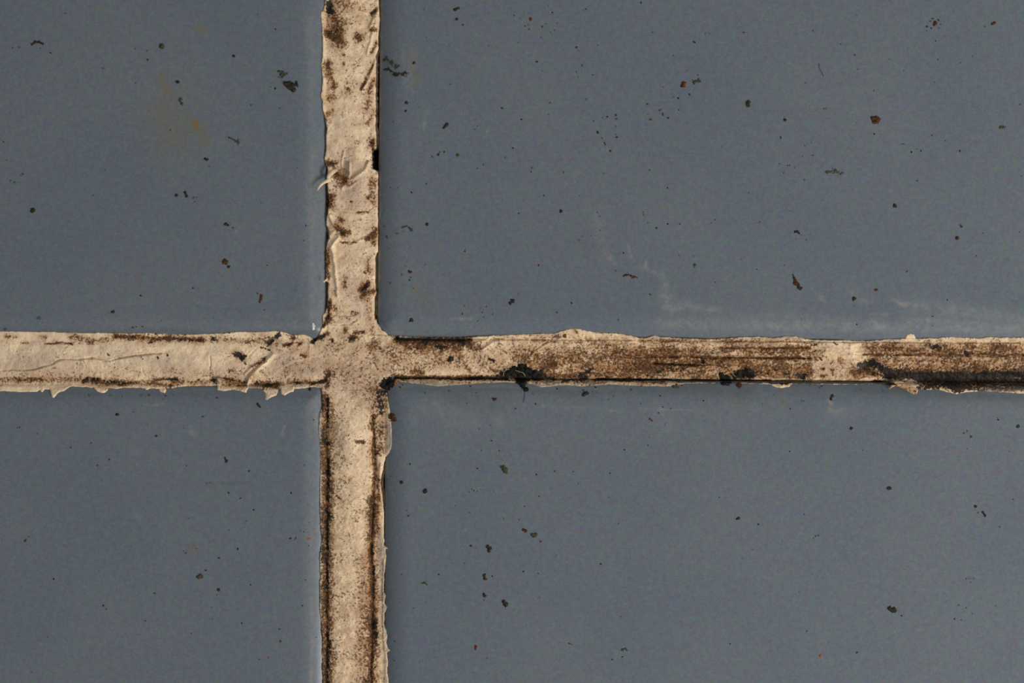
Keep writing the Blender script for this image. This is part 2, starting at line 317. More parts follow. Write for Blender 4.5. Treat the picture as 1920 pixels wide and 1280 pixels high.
def grout_base(x, y):
    """level of the grout inside the joint"""
    h = -12.0 + 0.0 * x
    # cross section: a little hollow between the tiles on the arms
    cxv = np.interp(y, [0, 600, 740, 1280], [657, 660, 662, 656])
    vert = (np.abs(y - 672) > 60)
    lower = sstep(740, 800, y)
    bul = np.clip(1 - ((x - cxv) / 46.0) ** 2, 0, 1)
    h = h + np.where(vert, (2.0 + 5.0 * lower) * bul, 0)
    right = (x > 735).astype(float) * (np.abs(y - 672) < 70)
    far = sstep(1100, 1250, x) * right
    h = h + right * (-2.5 * sstep(690, 712, y)) - far * 3.0 * sstep(664, 676, y) - far * 1.5 * sstep(684, 694, y)
    far2 = sstep(1630, 1690, x) * right
    h = h + far2 * (3.5 * sstep(664, 674, y) * (1 - sstep(684, 700, y)) - 7.0 * sstep(694, 716, y) + 2.0 * fbm(x, y, 9, 55, 3))
    left = (x < 580) * (np.abs(y - 672) < 70)
    h = h + left * (2.5 * np.clip(1 - ((y - 668) / 40.0) ** 2, 0, 1) - 2.0 * sstep(698, 712, y))
    return h

def relief(x, y):
    h = 2.6 * fbm(x, y, 46.0, 1, 4, 0.5) + 1.3 * fbm(x, y, 12.0, 2, 4, 0.55)
    rough = 0.35 + 0.9 * np.clip(stain_field(x, y, BROWN), 0, 1)
    h = h + rough * 1.5 * fbm(x, y, 4.2, 3, 2, 0.6)
    right = sstep(990, 1200, x)
    h = h + right * 2.0 * fbm(x / 7.0, y, 6.0, 4, 3, 0.55)
    def local(pts, r, k=3.2):
        xs = [p[0] for p in pts]; ys = [p[1] for p in pts]
        return (x > min(xs) - k * r) & (x < max(xs) + k * r) & (y > min(ys) - k * r) & (y < max(ys) + k * r)
    wx_ = 1.6 * fbm(x, y, 11.0, 41, 2); wy_ = 1.6 * fbm(x, y, 11.0, 43, 2)
    for pts, r, a in CRACKS:
        m = local(pts, r)
        if m.any():
            d = line_dist(x[m] + wx_[m], y[m] + wy_[m], pts) / r
            h[m] -= a * np.exp(-d * d)
    for pts, r, a in RIDGES:
        m = local(pts, r)
        if m.any():
            d = line_dist(x[m] + wx_[m], y[m] + wy_[m], pts) / r
            h[m] += a * np.exp(-d * d)
    for pts, r, a in FOLDS:
        m = local(pts, r)
        if m.any():
            sd = line_side(x[m] + wx_[m], y[m] + wy_[m], pts)
            h[m] += a * sstep(-0.8, 0.8, sd) * np.exp(-np.abs(sd) / r * 1.3)
    for px, py, r, a in PITS:
        m = local([(px, py)], r)
        if m.any(): h[m] -= a * np.exp(-((x[m] - px) ** 2 + (y[m] - py) ** 2) / r ** 2)
    for px, py, r, a in BUMPS:
        m = local([(px, py)], r)
        if m.any(): h[m] += a * np.exp(-((x[m] - px) ** 2 + (y[m] - py) ** 2) / r ** 2)
    return h

def grout_height(x, y, d):
    T = tile_surf(x, y)
    rel = relief(x, y)
    base = grout_base(x, y) + rel
    on = T > -500
    film = np.where(on, T + 1.1 + 1.6 * sstep(0, 10, d) + 0.35 * rel, -999)
    k = 3.0
    hin = np.where(on, np.logaddexp(base / k, film / k) * k, base)
    hout = np.where(on, T - 5.0, -32.0)
    w = sstep(-1.6, 0.6, d)
    return hout * (1 - w) + hin * w

# ------------------------------------------------------------------ mesh helpers
def make_mesh(name, V, F, mat, parent=None, smooth=True, stain=None):
    me = bpy.data.meshes.new(name)
    V = np.asarray(V, float); F = np.asarray(F, np.int32)
    k = F.shape[1]
    me.vertices.add(len(V)); me.loops.add(F.size); me.polygons.add(len(F))
    me.vertices.foreach_set('co', V.ravel())
    me.loops.foreach_set('vertex_index', F.ravel())
    me.polygons.foreach_set('loop_start', np.arange(0, F.size, k, dtype=np.int32))
    me.polygons.foreach_set('loop_total', np.full(len(F), k, np.int32))
    me.update(calc_edges=True)
    me.validate()
    if smooth: me.polygons.foreach_set('use_smooth', np.ones(len(me.polygons), bool))
    if stain is not None:
        a = me.color_attributes.new('stain', 'FLOAT_COLOR', 'POINT')
        a.data.foreach_set('color', np.asarray(stain, np.float32).ravel())
    me.materials.append(mat)
    o = bpy.data.objects.new(name, me)
    scene.collection.objects.link(o)
    if parent is not None: o.parent = parent
    return o

def grid_mesh(xs, ys, keep):
    """indices of quads on a grid for which keep (per point) holds at all corners; returns flat index arrays"""
    ny, nx = keep.shape
    k = keep[:-1, :-1] & keep[1:, :-1] & keep[:-1, 1:] & keep[1:, 1:]
    j, i = np.nonzero(k)
    q = np.stack([j * nx + i, (j + 1) * nx + i, (j + 1) * nx + i + 1, j * nx + i + 1], 1)
    used = np.unique(q)
    remap = np.full(ny * nx, -1, np.int64); remap[used] = np.arange(len(used))
    return used, remap[q]

# ------------------------------------------------------------------ materials
def nodes_of(mat):
    mat.use_nodes = True
    nt = mat.node_tree
    return nt, nt.nodes, nt.links
def N(nodes, typ, **kw):
    n = nodes.new(typ)
    for k, v in kw.items(): setattr(n, k, v)
    return n
def lin(r, g, b):
    f = lambda c: (c / 255 / 12.92) if c / 255 <= 0.04045 else ((c / 255 + 0.055) / 1.055) ** 2.4
    return (f(r), f(g), f(b), 1)

def mathn(nodes, links, op, a, b, clamp=False):
    n = nodes.new('ShaderNodeMath'); n.operation = op; n.use_clamp = clamp
    for i, v in enumerate((a, b)):
        if v is None: continue
        if isinstance(v, (int, float)): n.inputs[i].default_value = v
        else: links.new(v, n.inputs[i])
    return n.outputs[0]
def ramp(nodes, links, v, lo, hi):
    n = nodes.new('ShaderNodeMapRange'); n.interpolation_type = 'SMOOTHSTEP'
    links.new(v, n.inputs[0]); n.inputs[1].default_value = lo; n.inputs[2].default_value = hi
    return n.outputs[0]
def mix(nodes, links, f, a, b):
    n = nodes.new('ShaderNodeMix'); n.data_type = 'RGBA'
    if isinstance(f, (int, float)): n.inputs[0].default_value = f
    else: links.new(f, n.inputs[0])
    for i, v in ((6, a), (7, b)):
        if isinstance(v, tuple): n.inputs[i].default_value = v
        else: links.new(v, n.inputs[i])
    return n.outputs[2]
def noise(nodes, links, co, period, detail=2, rough=0.5, off=(0, 0, 0), stretch=None):
    m = nodes.new('ShaderNodeMapping')
    links.new(co, m.inputs[0])
    k = 1.0 / (S * period)
    sc = (k, k, k) if stretch is None else (k * stretch[0], k * stretch[1], k)
    m.inputs['Scale'].default_value = sc
    m.inputs['Location'].default_value = off
    n = nodes.new('ShaderNodeTexNoise')
    n.inputs['Scale'].default_value = 1.0
    n.inputs['Detail'].default_value = detail
    n.inputs['Roughness'].default_value = rough
    links.new(m.outputs[0], n.inputs['Vector'])
    return n

def grout_material():
    mat = bpy.data.materials.new('stained_grout')
    nt, nd, ln = nodes_of(mat)
    bs = nd['Principled BSDF']
    co = nd.new('ShaderNodeNewGeometry').outputs['Position']
    at = nd.new('ShaderNodeAttribute'); at.attribute_name = 'stain'
    sp = nd.new('ShaderNodeSeparateColor'); ln.new(at.outputs['Color'], sp.inputs[0])
    br, bk, gr = sp.outputs
    n_big = noise(nd, ln, co, 60, 3).outputs['Fac']
    n_mid = noise(nd, ln, co, 16, 4, .6, (3, 1, 7)).outputs['Fac']
    n_sp = noise(nd, ln, co, 4.4, 3, .7, (9, 4, 2)).outputs['Fac']
    n_fine = noise(nd, ln, co, 3.4, 2, .6, (1, 8, 5)).outputs['Fac']
    n_dot = noise(nd, ln, co, 5.0, 3, .7, (5, 5, 1)).outputs['Fac']
    cream = mix(nd, ln, ramp(nd, ln, n_mid, .35, .65), GC['cream'], GC['cream2'])
    g = mathn(nd, ln, 'ADD', gr, mathn(nd, ln, 'MULTIPLY', mathn(nd, ln, 'SUBTRACT', n_big, .5), 1.6), True)
    cream = mix(nd, ln, mathn(nd, ln, 'MULTIPLY', g, .85), cream, GC['grey'])
    # broad tan soaking
    soak = mathn(nd, ln, 'MULTIPLY', mathn(nd, ln, 'ADD', br, .06), mathn(nd, ln, 'ADD', mathn(nd, ln, 'MULTIPLY', n_mid, 2.0), -.1), True)
    soak = mathn(nd, ln, 'MULTIPLY', soak, 1.15, True)
    c = mix(nd, ln, mathn(nd, ln, 'MULTIPLY', soak, .92), cream, GC['tan'])
    n_clu = noise(nd, ln, co, 24, 3, .55, (4, 9, 3)).outputs['Fac']
    clu = mathn(nd, ln, 'MULTIPLY', mathn(nd, ln, 'SUBTRACT', n_clu, .52), .42)
    # brown speckles
    v = mathn(nd, ln, 'ADD', mathn(nd, ln, 'ADD', n_sp, clu), mathn(nd, ln, 'MULTIPLY', br, .27))
    m1 = ramp(nd, ln, v, .60, .72)
    bcol = mix(nd, ln, n_fine, GC['rust'], GC['umber'])
    c = mix(nd, ln, mathn(nd, ln, 'MULTIPLY', m1, .86), c, bcol)
    # darker cores
    v2 = mathn(nd, ln, 'ADD', mathn(nd, ln, 'ADD', n_fine, mathn(nd, ln, 'MULTIPLY', clu, .6)), mathn(nd, ln, 'MULTIPLY', br, .24))
    m2 = ramp(nd, ln, v2, .665, .75)
    c = mix(nd, ln, mathn(nd, ln, 'MULTIPLY', m2, .8), c, GC['umber'])
    # black mould
    v3 = mathn(nd, ln, 'ADD', n_dot, mathn(nd, ln, 'MULTIPLY', bk, .34))
    m3 = ramp(nd, ln, v3, .655, .745)
    c = mix(nd, ln, mathn(nd, ln, 'MULTIPLY', m3, .96), c, GC['black'])
    # very thin films let the glaze show through
    c = mix(nd, ln, mathn(nd, ln, 'MULTIPLY', at.outputs['Alpha'], mathn(nd, ln, 'ADD', n_mid, .15), True), c, GC['thin'])
    ln.new(c, bs.inputs['Base Color'])
    bs.inputs['Roughness'].default_value = .62
    bs.inputs['Specular IOR Level'].default_value = .22
    bp = nd.new('ShaderNodeBump'); bp.inputs['Strength'].default_value = .55; bp.inputs['Distance'].default_value = S * 1.4
    ln.new(n_fine, bp.inputs['Height']); ln.new(bp.outputs[0], bs.inputs['Normal'])
    return mat

GC = dict(cream=lin(241, 215, 178), cream2=lin(220, 193, 160), grey=lin(178, 158, 141), tan=lin(164, 114, 62), rust=lin(112, 66, 28), umber=lin(56, 37, 20), black=lin(21, 18, 12), thin=lin(112, 114, 110))

def tile_material():
    mat = bpy.data.materials.new('glazed_tile')
    nt, nd, ln = nodes_of(mat)
    bs = nd['Principled BSDF']
    co = nd.new('ShaderNodeNewGeometry').outputs['Position']
    at = nd.new('ShaderNodeAttribute'); at.attribute_name = 'stain'
    sp = nd.new('ShaderNodeSeparateColor'); ln.new(at.outputs['Color'], sp.inputs[0])
    yel, film, grime = sp.outputs
    nb = noise(nd, ln, co, 300, 3).outputs['Fac']
    nc = noise(nd, ln, co, 8, 3, .8)
    nf = noise(nd, ln, co, 2.6, 1, .5, (3, 3, 3)).outputs['Fac']
    c = mix(nd, ln, ramp(nd, ln, nb, .3, .7), TC['a'], TC['b'])
    # faint mottle of the glaze
    hs = nd.new('ShaderNodeMix'); hs.data_type = 'RGBA'; hs.blend_type = 'OVERLAY'; hs.inputs[0].default_value = .5
    ln.new(c, hs.inputs[6]); ln.new(nc.outputs['Color'], hs.inputs[7])
    h2 = nd.new('ShaderNodeMix'); h2.data_type = 'RGBA'; h2.blend_type = 'OVERLAY'; h2.inputs[0].default_value = .20
    ln.new(hs.outputs[2], h2.inputs[6]); ln.new(nf, h2.inputs[7])
    c = h2.outputs[2]
    nm = noise(nd, ln, co, 14, 3, .6, (7, 1, 1)).outputs['Fac']
    c = mix(nd, ln, mathn(nd, ln, 'MULTIPLY', grime, mathn(nd, ln, 'ADD', nm, .1), True), c, TC['grime'])
    c = mix(nd, ln, mathn(nd, ln, 'MULTIPLY', yel, mathn(nd, ln, 'ADD', nm, .2), True), c, TC['yellow'])
    f = mathn(nd, ln, 'MULTIPLY', film, ramp(nd, ln, noise(nd, ln, co, 16, 4, .65, (2, 6, 1)).outputs['Fac'], .2, .85), True)
    c = mix(nd, ln, f, c, TC['film'])
    ln.new(c, bs.inputs['Base Color'])
    bs.inputs['Roughness'].default_value = .30
    bs.inputs['Specular IOR Level'].default_value = .36
    bp = nd.new('ShaderNodeBump'); bp.inputs['Strength'].default_value = .12; bp.inputs['Distance'].default_value = S * 1.0
    ln.new(nm, bp.inputs['Height']); ln.new(bp.outputs[0], bs.inputs['Normal'])
    return mat
TC = dict(a=lin(93, 101, 109), b=lin(98, 104, 110), grime=lin(62, 66, 58), yellow=lin(112, 98, 44), film=lin(160, 154, 142))

def crumb_material(name, dark, light, amt=.5):
    mat = bpy.data.materials.new(name)
    nt, nd, ln = nodes_of(mat)
    bs = nd['Principled BSDF']
    co = nd.new('ShaderNodeNewGeometry').outputs['Position']
    n = noise(nd, ln, co, 4, 3, .7).outputs['Fac']
    c = mix(nd, ln, mathn(nd, ln, 'MULTIPLY', ramp(nd, ln, n, .45, .75), amt), lin(*dark), lin(*light))
    ln.new(c, bs.inputs['Base Color'])
    bs.inputs['Roughness'].default_value = .8
    bs.inputs['Specular IOR Level'].default_value = .2
    return mat

M_GROUT = grout_material()
M_TILE = tile_material()
M_DARK = crumb_material('dark_dirt', (38, 34, 27), (80, 66, 44))
M_OLIVE = crumb_material('olive_dirt', (58, 56, 44), (96, 88, 58), .7)
M_BROWN = crumb_material('brown_dirt', (58, 36, 20), (112, 74, 36), .7)
M_RED = crumb_material('rusty_dirt', (92, 44, 22), (52, 26, 16), .6)
M_ORANGE = crumb_material('orange_dirt', (150, 84, 32), (120, 60, 20), .5)
M_FAINT = crumb_material('faint_dirt', (76, 81, 83), (84, 86, 82), .6)
M_PALE = crumb_material('pale_grit', (140, 124, 92), (110, 96, 70), .6)
M_BLACK = crumb_material('black_mould', (20, 18, 13), (44, 36, 22), .4)
MATS = dict(d=M_DARK, o=M_OLIVE, b=M_BROWN, r=M_RED, g=M_ORANGE, f=M_FAINT, p=M_PALE)

M_BED = bpy.data.materials.new('mortar_bed')
nt, nd, ln = nodes_of(M_BED)
n = noise(nd, ln, nd.new('ShaderNodeNewGeometry').outputs['Position'], 30, 4).outputs['Fac']
ln.new(mix(nd, ln, n, lin(96, 88, 76), lin(132, 122, 106)), nd['Principled BSDF'].inputs['Base Color'])
nd['Principled BSDF'].inputs['Roughness'].default_value = .95

# ------------------------------------------------------------------ floor bed
def box(name, x0, x1, y0, y1, z0, z1, mat, parent=None):
    V = [(x, y, z) for z in (z0, z1) for y in (y0, y1) for x in (x0, x1)]
    F = [(0, 2, 3, 1), (4, 5, 7, 6), (0, 1, 5, 4), (2, 6, 7, 3), (0, 4, 6, 2), (1, 3, 7, 5)]
    return make_mesh(name, V, F, mat, parent, False)
floor = box('floor', wx(611 - TW - 60), wx(722 + TW + 60), wy(720 + TW + 60), wy(631 - TW - 60), -320 * S, -139 * S, M_BED)
floor['kind'] = 'structure'
floor['label'] = 'mortar bed under four blue grey tiles with a cross of stained cream grout'

# ------------------------------------------------------------------ marks lying in the glaze, one a painted glint (x1,y1,x2,y2,r,amount)
T_YEL = table("""302 145 312 172 9 .55;306 146 306 148 4 .8;312 168 318 178 7 .5;350 214 352 222 8 .5;365 230 367 236 6 1.1;368 236 385 262 13 .5;300 215 330 260 30 .35;330 190 300 270 45 .15;373 54 376 55 7 .75;
773 96 778 155 9 .3;775 120 777 142 5 .3;779 540 781 546 3.5 .8;785 560 800 572 12 .22;1384 758 1388 762 7 .5;1465 757 1470 760 8 .3;360 1024 364 1030 6 .5;462 770 485 775 14 .25;1020 50 1018 56 7 .35;470 842 415 842 4 .0""")
T_FILM_GLINT = table("""713.5 -20 710 590 2.2 .5;760 634 900 636 2 .0;725 722 1190 728 3 .25;848 598 885 596 2.2 .55;802 205 797 225 3 .32;797 225 794 240 3 .42;757 158 772 140 2.5 .35;752 90 760 150 5 .16;775 95 770 165 7 .16;
1128 470 1150 495 5 .22;1120 400 1135 480 14 .16;1145 480 1144 484 2 .5;1178 460 1186 482 1.6 .5;1180 480 1180 465 3 .2;1211 490 1212 504 2 .6;1200 500 1230 512 4 .32;1240 515 1250 545 7 .28;1244 526 1250 535 3 .45;1250 555 1260 575 12 .42;1245 575 1345 580 7 .42;1290 572 1300 582 10 .3;
1536 556 1544 562 4 .4;1549 564 1549 565 2 .6;1600 548 1625 566 8 .28;1670 562 1700 572 3.5 .5;1688 567 1720 573 3 .45;1700 572 1790 585 14 .3;1780 575 1920 600 12 .3;1630 589 1670 590 2.4 .4;1800 590 1920 592 6 .3;
1240 606 1920 618 10 .36;1700 600 1920 612 8 .3;740 625 900 628 4 .12;1380 590 1600 604 10 .16;1640 605 1690 628 8 .35;1670 632 1690 634 4 .5;
270 758 304 757 1.3 .42;360 808 362 812 5 .4;359 810 361 811 2.5 .3;532 800 528 812 1.6 .45;528 812 532 818 1.3 .4;255 966 262 970 5 .25;256 968 257 968 1.6 .3;76 1207 76 1207 2 .5;240 848 262 850 5 .14;
582 30 585 600 7 .22;574 320 578 420 1.4 .28;588 275 584 300 2 .3;585 380 583 500 4 .2;560 30 562 560 4 .06;
585 1200 583 1280 3.2 .45;586 1130 585 1230 3 .25;581 760 584 1200 9 .18;590 745 592 800 6 .3;540 610 552 603 2 .35;480 592 560 588 5 .14;440 612 600 612 7 .16;430 608 434 610 2 .3;200 606 560 612 8 .08;
816 754 822 760 3 .5;770 780 776 790 8 .16;836 785 842 795 8 .2;800 765 900 790 18 .14;929 785 940 792 8 .22;1018 760 1022 763 2 .6;1040 764 1050 763 3 .2;1060 765 1110 764 1.4 .22;1145 769 1165 768 1.4 .42;1200 767 1298 768 1.3 .38;1240 780 1255 800 16 .16;1556 752 1559 755 3 .9;1555 768 1585 770 6 .35;1565 778 1600 775 16 .12;
1230 796 1230 796 1.4 .8;730 820 733 840 4 .4;742 840 742 842 3 .3;729 915 734 925 3 .3;755 815 752 830 .9 .4;946 915 948 916 3 .25;1090 884 1100 885 5 .18;912 247 914 245 1.6 .5;1016 306 1018 306 2 .35;1337 342 1337 342 2 .3;1908 362 1909 362 2 .35;372 567 372 567 1.2 .9;443 433 444 434 2.4 .7;338 152 338 152 1.5 1;279 182 279 182 1.3 .7;472 147 475 148 2.5 .25;535 25 537 26 2 .25;820 1085 812 1088 1.8 .3;873 992 873 995 2 .3;868 1078 870 1078 2 .2;1740 600 1742 602 4 .3""")  # chalky film, a painted white glint by one crumb, paler lip streaks
T_GRIME = table("""0 620 600 624 4 .35;240 619 360 622 5 .4;712 20 713 590 4 .4;714 250 716 400 4 .3;712 600 730 620 5 .4;760 622 900 629 3 .3;740 728 1400 732 8 .35;1050 735 1120 740 10 .25;1300 728 1400 740 14 .35;1390 725 1400 735 8 .4;1600 730 1920 745 8 .45;1700 742 1900 748 7 .3;
60 738 600 742 5 .25;725 900 728 1280 6 .25;1185 731 1188 732 5 .35;167 741 170 744 5 .5;470 905 390 906 3 .3;720 115 760 140 14 .2;850 745 940 760 14 .25;860 752 910 775 18 .15;1090 450 1130 470 20 .1;1748 290 1750 296 5 .4;1888 487 1891 487 4 .45;527 850 526 850 4 .3;580 745 582 745 4 .4;8 616 11 618 5 .6;355 1022 366 1024 3 .3;352 1030 355 1032 3 .3;1810 1082 1826 1084 2 .5;1420 212 1560 204 3 .15;1549 204 1544 205 2 .5;1560 322 1575 325 4 .4;1830 760 1840 1200 3 .0""")

def build_tile(key, name):
    cx, cy, sx, sy, m, R = TILES[key]
    c, s = math.cos(math.atan(m)), math.sin(math.atan(m))
    lx = 640.0 if sx < 0 else 1250.0
    ly = 660.0 if sy < 0 else 600.0
    def axis(inner):
        a = list(np.array([0, .6, 1.3, 2.2, 3.3, 4.6, 6]))
        v = 6.0
        while v < inner: v += 3.0; a.append(v)
        while v < TW - 120: v += 90.0; a.append(v)
        a += [TW - 46, TW - 25, TW - 12, TW - 6, TW - 2, TW]
        return np.array(a)
    U, Vv = np.meshgrid(axis(lx), axis(ly))
    d = np.minimum(np.minimum(U, TW - U), np.minimum(Vv, TW - Vv))
    u, v = U.copy(), Vv.copy()
    for fu in (0, 1):
        for fv in (0, 1):
            uu = TW - U if fu else U; vv = TW - Vv if fv else Vv
            a = np.maximum(R - uu, 0); b = np.maximum(R - vv, 0)
            mk = (a > 0) & (b > 0)
            mm = np.maximum(a, b); hy = np.hypot(a, b); hy[hy == 0] = 1
            a2, b2 = a * mm / hy, b * mm / hy
            u = np.where(mk, (TW - (R - a2)) if fu else (R - a2), u)
            v = np.where(mk, (TW - (R - b2)) if fv else (R - b2), v)
    Z = lip(d)
    du, dv = u * sx, v * sy
    X = cx + c * du - s * dv; Y = cy + s * du + c * dv
    Z = Z + 0.8 * fbm(X, Y, 260, 61, 2) * sstep(0, 60, d)
    ny, nx = X.shape
    x, y = X.ravel(), Y.ravel()
    st = np.zeros((x.size, 4)); st[:, 3] = 1
    fr = (x > -30) & (x < 1950) & (y > -30) & (y < 1310)
    xf, yf = x[fr], y[fr]
    st[fr, 0] = stain_field(xf, yf, T_YEL); st[fr, 1] = stain_field(xf, yf, T_FILM_GLINT); st[fr, 2] = stain_field(xf, yf, T_GRIME)
    V = np.stack([wx(x), wy(y), Z.ravel() * S], 1)
    idx = np.arange(ny * nx).reshape(ny, nx)
    q = np.stack([idx[:-1, :-1], idx[:-1, 1:], idx[1:, 1:], idx[1:, :-1]], -1).reshape(-1, 4)
    # side walls
    ring = np.concatenate([idx[0, :], idx[1:, -1], idx[-1, -2::-1], idx[-2:0:-1, 0]])
    n0 = len(V)
    W = V[ring].copy(); W[:, 2] = -140 * S
    V = np.vstack([V, W]); st = np.vstack([st, np.tile([[0, 0, 0, 1]], (len(ring), 1))])
    k = np.arange(len(ring)); kn = (k + 1) % len(ring)
    wq = np.stack([ring[k], n0 + k, n0 + kn, ring[kn]], 1)
    if sx * sy > 0: q = q[:, ::-1]; wq = wq[:, ::-1]
    q = np.vstack([q, wq])
    o = make_mesh('tile', V, q, M_TILE, floor, True, st)
    return o

t_ul = build_tile('UL', 'tile'); t_ul['label'] = 'upper left blue grey glazed tile with a faint yellow stain'
t_ur = build_tile('UR', 'tile'); t_ur['label'] = 'upper right blue grey glazed tile with a chalky scratch near its lower edge'
t_ll = build_tile('LL', 'tile'); t_ll['label'] = 'lower left blue grey glazed tile under ragged grout flakes'
t_lr = build_tile('LR', 'tile'); t_lr['label'] = 'lower right blue grey glazed tile below the blackened joint'

# ------------------------------------------------------------------ grout
def axis_f(lo, hi, flo, fhi, p):
    a = np.arange(flo, fhi, p)
    b = np.arange(flo - 14, lo, -14.0)[::-1]; c2 = np.arange(fhi + 12, hi, 14.0)
    return np.concatenate([b, a, c2])
gx = axis_f(611 - TW, 722 + TW, -24, 1944, 1.25)
gy = axis_f(631 - TW, 720 + TW, -24, 1304, 1.25)
GX, GY = np.meshgrid(gx, gy)
box_mask = ((GX > 585) & (GX < 745)) | ((GY > 605) & (GY < 760))
D = np.full(GX.shape, -99.0)
D[box_mask] = outline(GX[box_mask], GY[box_mask])
used, quads = grid_mesh(gx, gy, D > -4.5)
x, y, d = GX.ravel()[used], GY.ravel()[used], D.ravel()[used]
def stains(x, y):
    st = np.zeros((len(x), 4)); st[:, 3] = 1
    st[:, 0] = np.clip(stain_field(x, y, BROWN), 0, 1.3)
    st[:, 1] = np.clip(stain_field(x, y, BLACK), 0, 1.6)
    st[:, 2] = stain_field(x, y, GREY_AND_SHADE)
    st[:, 3] = np.clip(stain_field(x, y, THIN), 0, 1)
    return st
H = grout_height(x, y, d)
V = np.stack([wx(x), wy(y), H * S], 1)
grout = make_mesh('grout', V, quads, M_GROUT, floor, True, stains(x, y))
grout['label'] = 'cross of cracked cream grout speckled with brown and black mould'
del GX, GY, D

# ------------------------------------------------------------------ small raised patches
def in_poly(x, y, P):
    P = np.array(P, float)
    inside = np.zeros(x.shape, bool)
    n = len(P)
    for i in range(n):
        x1, y1 = P[i]; x2, y2 = P[(i + 1) % n]
        c = ((y1 > y) != (y2 > y))
        xi = (x2 - x1) * (y - y1) / ((y2 - y1) if y2 != y1 else 1e-9) + x1
        inside ^= c & (x < xi)
    d = line_dist(x, y, list(map(tuple, P)) + [tuple(P[0])])
    return np.where(inside, d, -d)

def patch(name, f, hfun, bbox, pitch, mat, parent=None, closed=0.0, with_stain=False):
    """height field where f > 0: a shell whose rim goes just under the surface it lies on"""
    xs = np.arange(bbox[0], bbox[2] + pitch, pitch); ys = np.arange(bbox[1], bbox[3] + pitch, pitch)
    X, Y = np.meshgrid(xs, ys)
    F = f(X, Y)
    inside = F > 0
    k = inside.copy()
    k[1:] |= inside[:-1]; k[:-1] |= inside[1:]; k2 = k.copy()
    k2[:, 1:] |= k[:, :-1]; k2[:, :-1] |= k[:, 1:]
    used, q = grid_mesh(xs, ys, k2)
    if len(q) == 0: return None
    x, y = X.ravel()[used], Y.ravel()[used]
    top, bot = hfun(x, y, F.ravel()[used])
    V = np.stack([wx(x), wy(y), top * S], 1)
    n0 = len(V)
    Vb = np.stack([wx(x), wy(y), bot * S], 1)
    Fq = np.vstack([q, q[:, ::-1] + n0])
    # close the rim
    e = np.vstack([q[:, [0, 1]], q[:, [1, 2]], q[:, [2, 3]], q[:, [3, 0]]])
    es = np.sort(e, 1); key = es[:, 0] * 1000003 + es[:, 1]
    _, inv, cnt = np.unique(key, return_inverse=True, return_counts=True)
    be = e[cnt[inv] == 1]
    Fq = np.vstack([Fq, np.stack([be[:, 1], be[:, 0], be[:, 0] + n0, be[:, 1] + n0], 1)])
    st = None
    if with_stain: st = np.vstack([stains(x, y)] * 2)
    return make_mesh(name, np.vstack([V, Vb]), Fq, mat, parent, True, st)

def ground(x, y):
    """height of whatever lies under a crumb"""
    T = tile_surf(x, y)
    d = outline(x, y)
    g = grout_height(x, y, d)
    return np.where(T > -500, np.maximum(T, g), g)

# flakes of grout lifted over the tiles
FLAKES = [
    ([(88, 724), (93, 732), (96, 743), (100, 746), (107, 737), (112, 734), (118, 733), (130, 724)], 3.2, 'ragged pointed flake of grout above the lower left tile'),
    ([(173, 724), (177, 730), (182, 734), (193, 737), (199, 733), (204, 725)], 2.8, None),
    ([(266, 724), (272, 731), (277, 730), (281, 724)], 2.0, None),
    ([(294, 724), (299, 734), (308, 737), (313, 724)], 2.4, None),
    ([(406, 708), (406.5, 731), (420, 733), (438, 730), (449, 733), (460, 736), (467, 722), (440, 714)], 2.6, None),
    ([(488, 724), (493, 733), (497, 737), (496.5, 749), (501, 750), (509, 744), (518, 741), (523, 724)], 1.6, 'translucent pale flake of grout'),
    ([(524, 724), (527, 738), (533, 741), (541, 736), (549, 734), (553, 722)], 3.0, None),
    ([(1443, 718), (1450, 723), (1457, 726), (1468, 726.8), (1480, 725), (1488, 719)], 1.8, 'clean pale sliver of grout'),
    ([(1667, 729), (1671, 720), (1678, 713), (1690, 714), (1704, 719), (1722, 731), (1719, 738), (1712, 738), (1704, 734), (1692, 728), (1680, 723), (1672, 727)], 9.0, 'curled speckled flake of grout at the blackened joint'),
    ([(1696, 638), (1702, 627), (1708, 625.5), (1714, 627), (1721, 638)], 2.0, None),
]
for P, th, lab in FLAKES:
    xs = [p[0] for p in P]; ys = [p[1] for p in P]
    f = lambda X, Y, P=P: in_poly(X, Y, P) + 0.8 * fbm(X, Y, 4, 8, 2)
    def hf(x, y, F, th=th):
        T = tile_surf(x, y); b = np.where(T > -500, T, -9.0)
        top = b + th * (0.35 + 0.65 * sstep(-.5, 2.5, F)) * sstep(-1.6, .2, F) + 1.2 * fbm(x, y, 9, 12, 3) - 4 * (1 - sstep(-1.6, .2, F))
        return top, np.minimum(b - 1.5, top - 1)
    o = patch('grout_flake', f, hf, (min(xs) - 3, min(ys) - 3, max(xs) + 3, max(ys) + 3), .8, M_GROUT, grout, with_stain=True)
    if lab: o['label'] = lab

